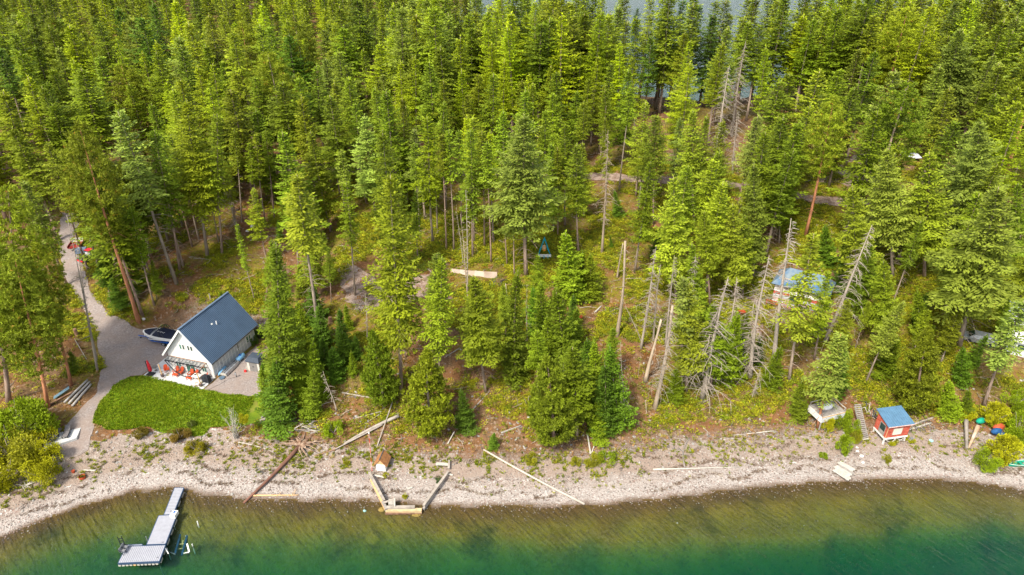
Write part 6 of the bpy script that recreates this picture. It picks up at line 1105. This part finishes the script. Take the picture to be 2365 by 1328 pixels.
for s in (-1, 1): part('handle', MB().beam((.6, s * .12, .25), (-.9, s * .3, .55), .05), WOODP, t); part('leg', MB().beam((-.3, s * .25, .35), (-.35, s * .28, 0), .04), METAL, t)
single('red_cushion', MB().ball((0, 0, .25), .32, 10, 6, 0, (1, 1, .9)), BUCKET, 'round rusty-red stump ball in yellow-green brush, right of the young firs', 'stump', at(1341, 735), 0, smooth=True)
# ---- blue roofed cabin among the trees
bz = 5.4; bc = thing('blue_roof_cabin', 'cabin with faded blue hipped roof half hidden by trees at right', 'cabin', (38.7, 89.0, 0), R(-32)); g0 = float(height(42, 90)); zb, zt_ = g0 + 3.0, g0 + 4.9
lx, ly = 8.2, 5.2; part('wall', MB().box(.5, lx - .5, .5, ly - .5, g0 - 1.5, zb - .02), mat('faded_board_wall', (.40, .36, .34, 1), .9, .3, 1.5), bc)
rv_ = [(0, 0, zb), (lx, 0, zb), (lx, ly, zb), (0, ly, zb), (1.8, ly / 2, zt_), (lx - 1.4, ly / 2, zt_)]
for f in ((0, 1, 5, 4), (1, 2, 5), (2, 3, 4, 5), (3, 0, 4)): part('roof', MB().extr([rv_[i] for i in f], (0, 0, .08)), BLUER2, bc)
for k in range(5): part('wall_board', MB().box(.5, lx - .5, .44, .49, g0 - .2 + k * .5, g0 + .25 + k * .5), [WHT2, PINK, WHT2, REDW, WHT][k], bc)
window(bc, lx * .35, lx * .5, g0 + .9, g0 + 1.8).location = (0, .43, 0); part('deck_rail', MB().beam((0, -.8, g0 + .6), (lx, -.8, g0 + .6), .1).beam((0, -.8, g0 + .2), (lx, -.8, g0 + .2), .08).beam((0, -.8, g0 - 1), (0, -.8, g0 + .65), .12).beam((lx, -.8, g0 - 1), (lx, -.8, g0 + .65), .12), BUCKET, bc)
# ---- glimpses at the right edge and far right
a = at(2100, 365); t = thing('covered_boat', 'small boat under a pale grey cover in the upper right clearing', 'boat', a, R(125))
b = MB(); b.add([(-1.6, -.8, .5), (1.8, -.9, .5), (1.8, .9, .5), (-1.6, .8, .5), (-2.5, 0, .7), (-1.4, 0, 1.35), (1.6, 0, 1.15)], [(0, 1, 6, 5), (2, 3, 5, 6), (1, 2, 6), (0, 5, 4), (3, 4, 5)]); part('cover', b, mat('pale_grey_cover', (.42, .45, .50, 1), .7, .1), t); part('hull', MB().add([(-1.55, -.78, .49), (1.75, -.85, .49), (1.75, .85, .49), (-1.55, .78, .49), (-2.4, 0, .66), (-1.2, 0, .05), (1.6, 0, .05)], [(0, 5, 6, 1), (3, 2, 6, 5), (1, 6, 2), (0, 4, 5), (4, 3, 5)]), WHT, t)
single('hut', MB().box(-2.2, 2.2, -1.5, 1.5, -.5, 2.0), mat('hut_wall', (.45, .42, .38, 1), .8, .1), 'small pale hut wall showing between trees far up at right', 'hut', at(1852, 200), .1); t = thing('hut_roof_house', 'far little house with blue roof edge between distant trees', 'house', at(1860, 206), .1); part('wall', MB().box(-2, 2, -1.2, 1.2, -.5, 1.9), WHT2, t); part('roof', MB().extr([(-2.4, -1.6, 1.9), (2.4, -1.6, 1.9), (2.2, 0, 2.8), (-2.2, 0, 2.8)], (0, 0, .1)), BLUER2, t); part('roof', MB().extr([(-2.4, 1.6, 1.9), (2.4, 1.6, 1.9), (2.2, 0, 2.8), (-2.2, 0, 2.8)], (0, 0, .1)), BLUER2, t)
for (u, v, sx, sy, rz, m, l) in ((2350, 808, 1.7, 1.3, -.5, WHT, 'white-roofed building half hidden behind trees at the right edge'), (2352, 742, 1.6, 1.4, -.5, mat('grey_blue_roof', (.26, .30, .36, 1), .6, .1), 'grey-roofed building above the white-roofed one at the right edge')):
    q = at(u, v); t = thing('lake_house', l, 'house', q, rz); part('wall', MB().box(-sx, sx, -sy, sy, -1, 2.0), WHT2, t)
    for s in (-1, 1): part('roof', MB().extr([(-sx - .3, s * (sy + .3), 1.9), (sx + .3, s * (sy + .3), 1.9), (sx + .3, 0, 2.8), (-sx - .3, 0, 2.8)], (0, 0, .1)), m, t)
    window(t, -.5, .5, .8, 1.6).location = (0, -sy, 0)
q = at(2260, 790); t = thing('parked_car', 'grey car roof glimpsed through branches near the right edge', 'car', q, R(150)); part('body', MB().add([(-2.1, -.85, .3), (2.1, -.85, .3), (2.1, .85, .3), (-2.1, .85, .3), (-2.1, -.85, .8), (2.1, -.85, .85), (2.1, .85, .85), (-2.1, .85, .8), (-1.2, -.7, 1.4), (.8, -.7, 1.4), (.8, .7, 1.4), (-1.2, .7, 1.4), (-1.8, -.82, .85), (1.4, -.82, .87), (1.4, .82, .87), (-1.8, .82, .85)], [(3, 2, 1, 0), (0, 1, 5, 4), (1, 2, 6, 5), (2, 3, 7, 6), (3, 0, 4, 7), (4, 5, 6, 7), (8, 9, 10, 11), (12, 13, 9, 8), (13, 14, 10, 9), (14, 15, 11, 10), (15, 12, 8, 11)]), METAL, t); part('windscreen', MB().add([(1.42, -.75, .9), (1.42, .75, .9), (.84, .65, 1.38), (.84, -.65, 1.38)], [(0, 1, 2, 3)]), GLASS, t)
for x in (-1.3, 1.3):
    for y in (-1, 1): part('wheel', MB().tube([(x, y * .7, .32), (x, y * .9, .32)], .32, 12), BLACK, t)
q = at(2352, 1074); t = thing('green_canoe', 'green canoe on the beach at the right edge', 'canoe', q + Vector((.9, 0, 0)), .1); b = MB(); S_ = [[(x, -w, .42), (x, -w * .6, .08), (x, w * .6, .08), (x, w, .42)] for x, w in ((-2.3, .03), (-1.6, .3), (-.5, .45), (.7, .45), (1.8, .3), (2.4, .03))]
for k in range(5):
    for i in range(3): b.add([S_[k][i], S_[k][i + 1], S_[k + 1][i + 1], S_[k + 1][i]], [(0, 1, 2, 3)])
part('hull', b, GREENP, t); part('gunwale', MB().tube([s_[0] for s_ in S_], .04, 5).tube([s_[3] for s_ in S_], .04, 5), mat('pale_green', (.5, .65, .55, 1), .6), t); part('seat', MB().box(-.9, -.6, -.42, .42, .3, .34), GREENP, t)
for (u, v, m, l, sz) in ((2298, 1004, mat('blue_tarp', (.015, .08, .22, 1), .7), 'blue tarp showing through the yellow bushes at lower right', .55), (2310, 1012, mat('blue_tarp', (.015, .08, .22, 1), .7), 'smaller blue tarp corner under the yellow bushes at lower right', .35), (2262, 980, GREENP, 'green tarp edge above the grey trunk stub', .5), (2303, 994, BUCKET, 'rusty orange cover above the blue tarp in the bushes', .6)):
    b = MB(); b.ball((0, 0, .6), sz, 9, 6, 0, (1.5, .8, .8)); single('tarp', b, m, l, 'tarp', at(u, v), .3)
single('turquoise_tub', MB().cyl((0, 0), .22, 0, .14, 12, .26), TEAL, 'pale turquoise tub on pebbles right of the red shack', 'tub', at(2150, 1019)); o = link('rock', rock_mesh('rock', OCHRE, 90, (1, .7, .4)), None, gz(962, 1190, -.15)); o.scale = (.55, .4, .4); tag(o, 'ochre flat rock under water right of the crib front', 'rock'); o = link('rock', rock_mesh('rock', OCHRE, 91, (1, .8, .4)), None, gz(881, 1177, -.1)); o.scale = (.38, .5, .3); tag(o, 'ochre flat rock under water left of the crib corner', 'rock'); o = link('rock', rock_mesh('rock', TEAL, 92, (1, .8, .7)), None, gz(842, 1180, -.1)); o.scale = (.2, .2, .2); tag(o, 'pale turquoise rock in the shallows left of the crib', 'rock')
for u, v, r_, l in ((332, 738, .3, 'white boulder at the driveway bend below the red-trunked pine'), (583, 525, .45, 'pale boulder on the hillside right of the pole trees'), (571, 535, .3, 'smaller pale boulder left of the pale hillside boulder')):
    o = link('boulder', rock_mesh('rock', STONEW, int(u), (1, .85, .8)), None, at(u, v) + Vector((0, 0, r_ * .3))); o.scale = (r_, r_, r_); tag(o, l, 'boulder')
def stump(u, v, h, r_, m, l):
    b = MB(); b.tube([(0, 0, -.2), (0, 0, .1), (0, 0, h)], [r_ * 1.5, r_ * 1.1, r_ * .9], 9); single('stump', b, m, l, 'stump', at(u, v))
stump(764, 745, .9, .3, LOGB, 'dark burnt stump left of the dead branch tangle'); stump(178, 775, 1.2, .25, LOGB, 'dark rotten stump left of the driveway bend'); stump(1226, 730 + 16, .8, .14, LOGM, 'grey stump among the young firs'); stump(637, 563, .5, .2, WOOD, 'grey stump on the hillside above the cabin'); stump(486, 690, .9, .12, LOGM, 'short pale pole stump just behind the cabin roof'); stump(435, 670, .35, .18, LOGB, 'low dark stump on the hillside left of the cabin roof')

# ---- bushes
LFY = [leafmat('willow_leaf', objcol=True, rnd=.1, trans=.35)]
def bush_mesh(seed, n, m, blobs=7, l=.16):
    g_ = np.random.default_rng(seed); Ps = []
    for k in range(blobs):
        c_ = np.array([g_.uniform(-.75, .75), g_.uniform(-.75, .75), g_.uniform(.15, .85)]); r_ = g_.uniform(.18, .42); d = g_.normal(0, 1, (n // blobs, 3)); d /= np.linalg.norm(d, axis=1, keepdims=True); P_ = c_ + d * r_ * g_.uniform(.55, 1.05, (len(d), 1)); Ps.append(np.concatenate([P_, d], 1))
    A_ = np.concatenate(Ps); A_ = A_[A_[:, 2] > 0]; n = len(A_); V, F = leaves(A_[:, :3], A_[:, 3:] + g_.normal(0, .6, (n, 3)) + UP * .3, UP[None] + g_.normal(0, .5, (n, 3)), l * g_.uniform(.6, 1.3, n) * .55, l * .4 * g_.uniform(.7, 1.3, n))
    blobt = np.repeat(g_.uniform(.1, .7, blobs), len(A_) // blobs + 1)[:n]; return leafmesh('foliage', V, F, blobt + g_.normal(0, .15, n), g_.uniform(0, 1, n), m)
BM = [bush_mesh(400 + k, 6000, LFY[0], 17, .14) for k in range(3)]
stemm = []
for k in range(3):
    b = MB(); rr = random.Random(k)
    for i in range(12): a = rr.uniform(0, 6.28); q = rr.uniform(.3, .85); b.tube([(0, 0, -.05), (math.cos(a) * q * .4, math.sin(a) * q * .4, .35), (math.cos(a) * q, math.sin(a) * q, rr.uniform(.6, 1.05))], [.03, .02, .006], 4, 0, False)
    stemm.append(b.mesh('stems', M_DEAD))
def bush(u, v, w, h, c, label, nm='shrub', cat='bush', i=0, group=None):
    t = thing(nm, label, cat, at(u, v), random.uniform(0, 6.28), group); t.scale = (w / 1.9, w / 1.9, h); f = link('foliage', BM[i % 3], t); f.color = (*c, 1); s = link('stem_cluster', stemm[i % 3], t); s.color = (.8, .8, .8, 1); return t
Yl, Gn, Ol, Rs = (.37, .37, .008), (.22, .30, .008), (.28, .28, .015), (.30, .16, .03)
for i, (u, v, w, h, c, l) in enumerate(((70, 1010, 7.0, 4.4, Gn, 'tall green willow, topmost of the bushes at lower left'), (30, 1060, 7.0, 4.0, Ol, 'olive willow at the left edge below the tall green one'), (95, 1055, 4.6, 2.8, Yl, 'yellow willow beside the concrete pad'), (105, 1105, 4.0, 2.6, Yl, 'round yellow willow lowest beside the beach'), (20, 1112, 5.0, 3.0, Yl, 'yellow-green willow in the lower left corner of the bank'), (45, 985, 4.4, 3.2, Gn, 'green willow top left of the concrete pad'),
        (2310, 1060, 4.2, 2.8, Yl, 'big yellow bush beside the canoe at right'), (2270, 1075, 3.0, 1.8, Gn, 'low green-yellow bush left of the canoe'), (2350, 1010, 4.0, 3.0, Gn, 'green bush at the right edge above the canoe'), (2290, 975, 3.6, 2.4, Yl, 'bright yellow bush right of the grey trunk stub'), (2230, 960, 2.6, 1.3, Yl, 'low yellow bush behind the grey trunk stub'), (2345, 940, 3.0, 2.2, Gn, 'green bush high at the right edge'),
        (1905, 990, 2.2, 1.8, Yl, 'yellow bush below the white board deck, left one'), (1935, 985, 2.6, 2.4, Gn, 'large green bush below the white board deck'), (1965, 1000, 2.0, 1.8, Gn, 'green bush beside the plank stairs'), (1945, 1045, 2.2, 2.2, Gn, 'green bush overhanging the plank platform'), (1975, 1018, 1.6, 1.4, Ol, 'small olive bush between stairs and platform'), (2048, 1066, 1.0, .9, Ol, 'single round bush on the pebbles below the red shack'), (1900, 1056, 1.2, .6, Gn, 'low green bush left of the plank platform'), (2060, 1022, 1.6, .5, Yl, 'low yellow plants at the shack stilts'), (2100, 1018, 1.2, .4, Yl, 'low yellow plants right of the shack stilts'),
        (326, 1008, 1.9, 1.1, (.20, .16, .02), 'brown-green bush at the front edge of the lawn, left one'), (418, 1012, 2.4, 1.2, (.19, .13, .02), 'brown-green bush at the front edge of the lawn, middle one'), (455, 1042, 2.3, 1.5, (.26, .23, .01), 'yellow-green bush in front of the lawn, right one'), (444, 985, 1.2, .8, (.12, .16, .02), 'small dark bush at the lawn front edge'),
        (600, 780, 1.6, 1.6, (.07, .14, .01), 'dark green bush growing against the cabin back corner'), (588, 795, 1.3, 1.2, (.09, .16, .01), 'smaller green bush beside the cabin side window'), (515, 690, 1.4, 1.0, Gn, 'green bush behind the cabin roof ridge'), (690, 985 - 45, 1.8, 1.6, Yl, 'yellow bush among the dark young firs left of centre'), (770, 1000, 2.4, 1.6, Gn, 'bright green bush right of the driftwood pile'), (640, 905, 1.6, 1.4, Yl, 'yellow bush at the right end of the gravel yard'),
        (1370, 1072, 2.0, 1.0, Ol, 'green bush in the shore grass right of the long pale log'), (1400, 1060, 2.2, .9, Gn, 'wide green bush in the shore grass right of centre'), (1330, 1072, 1.6, .7, Ol, 'olive bush in the shore grass nearest the long pale log'), (1225, 1065, 1.8, .8, Ol, 'olive bush touching the long pale log'), (890, 1100, .7, .4, Yl, 'orange-yellow plant inside the crib by its left wing'), (936, 1150, .7, .5, Yl, 'yellow plant in the middle of the crib gravel'), (1012, 1112, .8, .4, (.08, .13, .05), 'dark green plant beside the crib right wing'),
        (800, 1068, 1.0, .6, Ol, 'small olive plant on pebbles between the long log and pump house'), (700, 860 + 55, 1.2, 1.4, Rs, 'rust-brown bush under the young firs'), (668, 800, .9, 1.8, (.34, .11, .02), 'rust-red dying sapling beside the dense green fir'))):
    bush(u, v, w, h, c, l, i=i, nm='willow_bush' if 'willow' in l else 'shrub')
# bare branched bush by the lawn
bb = at(545, 1012); t = thing('bare_bush', 'pale bare-branched bush leaning over the front of the lawn', 'bush', bb); b = MB(); rr = random.Random(77)
for i in range(26):
    a = rr.uniform(0, 6.28); q = rr.uniform(.3, 1.6); h_ = rr.uniform(1.2, 4.6); p1 = Vector((math.cos(a) * q * .3, math.sin(a) * q * .3, h_ * .5)); p2 = Vector((math.cos(a) * q, math.sin(a) * q, h_)); b.tube([(q * .2 * math.cos(a + 1), q * .2 * math.sin(a + 1), 0), p1, p1.lerp(p2, .5) + Vector((rr.uniform(-.2, .2), rr.uniform(-.2, .2), .15)), p2], [.035, .025, .016, .006], 4, 0, False)
    for j in range(3): e = Vector((rr.uniform(-.5, .5), rr.uniform(-.5, .5), rr.uniform(.1, .6))); c_ = p1.lerp(p2, rr.random()); b.tube([c_, c_ + e], [.014, .005], 3, 0, False)
part('branch', b, WOODP, t); f = link('foliage', BM[1], t); f.scale = (.7, .7, 1.0); f.location = (1.3, .3, 2.4); f.color = (.34, .33, .01, 1)
# ------------------------------------------------------------ saying which tree is which
LMK = [('the white cabin', 480, 770), ('the gravel driveway', 215, 640), ('the lawn', 520, 950), ('the footpath in the upper left wood', 600, 360), ('the pump house', 877, 1050), ('the dirt clearing', 880, 650), ('the plywood sheets', 1090, 636),
       ('the A-frame swing', 1257, 590), ('the broken dead trunks', 1432, 690), ('the blue-roofed cabin', 1820, 680), ('the red shack', 2060, 985), ('the white board deck', 1935, 930), ('the leaning red-trunked pine', 1860, 520), ('the left stretch of dirt road', 800, 390),
       ('the middle stretch of dirt road', 1130, 403), ('the right stretch of dirt road', 1480, 412), ('the upper right clearing', 1980, 395), ('the grey covered boat', 2100, 360), ('the far lake shore', 1480, 205), ('the far little house', 1852, 195), ('the top left corner', 40, 40),
       ('the top edge, left third', 420, 60), ('the top edge, middle', 980, 60), ('the top right corner', 2320, 60), ('the houses at right edge', 2340, 790), ('the bare snags up the slope', 1690, 280), ('the left edge', 0, 330), ('the big pale fir', 1215, 560), ('the dead trees on the bank', 1600, 880), ('the right edge', 2365, 420), ('the fir wall left of centre', 350, 250)]
ORD = 'first second third fourth fifth sixth seventh eighth ninth tenth eleventh twelfth thirteenth fourteenth fifteenth sixteenth seventeenth eighteenth nineteenth twentieth'.split()
from collections import defaultdict
bag = defaultdict(list)
for r, nm, word, base, (u, v), H, red in TREES:
    kw, cat_ = KW[nm]
    if word == 'pale grey-green' and nm == 'fir_tree': kw, cat_ = 'spruce', 'spruce tree'; r.name = 'grey_fir'  # same fir meshes in the pale grey-green tint, not another species
    n_, lu, lv = min(LMK, key=lambda l: abs(l[1] - u) + 1.3 * abs(l[2] - v)); du, dv = u - lu, v - lv
    rel = ('right of' if du > 0 else 'left of') if abs(du) > abs(dv) else ('uphill behind' if dv < 0 else 'below')
    if n_.startswith('the top') or 'edge' in n_ and 'houses' not in n_: rel = 'near'
    size = 'tall ' if H > 23 and nm not in ('dead_tree',) else 'small ' if H < 6 else ''
    colr = '' if word == 'bleached' else word + ' '
    if nm in ('dead_tree', 'broken_tree', 'dead_sapling'): colr = 'reddish ' if red else 'bleached '
    bag[(size + colr + kw, rel + ' ' + n_, cat_)].append((u, r))
for (a, b_, c_), l in bag.items():
    l.sort(key=lambda q: q[0]); n = len(l)
    for i, (u, r) in enumerate(l):
        if n == 1: lab = f'{a} {b_}'
        elif i == n - 1: lab = f'rightmost {a} {b_}'
        elif i == 0: lab = f'leftmost {a} {b_}'
        else: lab = f'{a} {b_}, {ORD[min(i, 19)]} from left'
        grp = a + 's ' + b_
        tag(r, ' '.join(lab.split()[:16]), c_, grp if n > 1 else None)
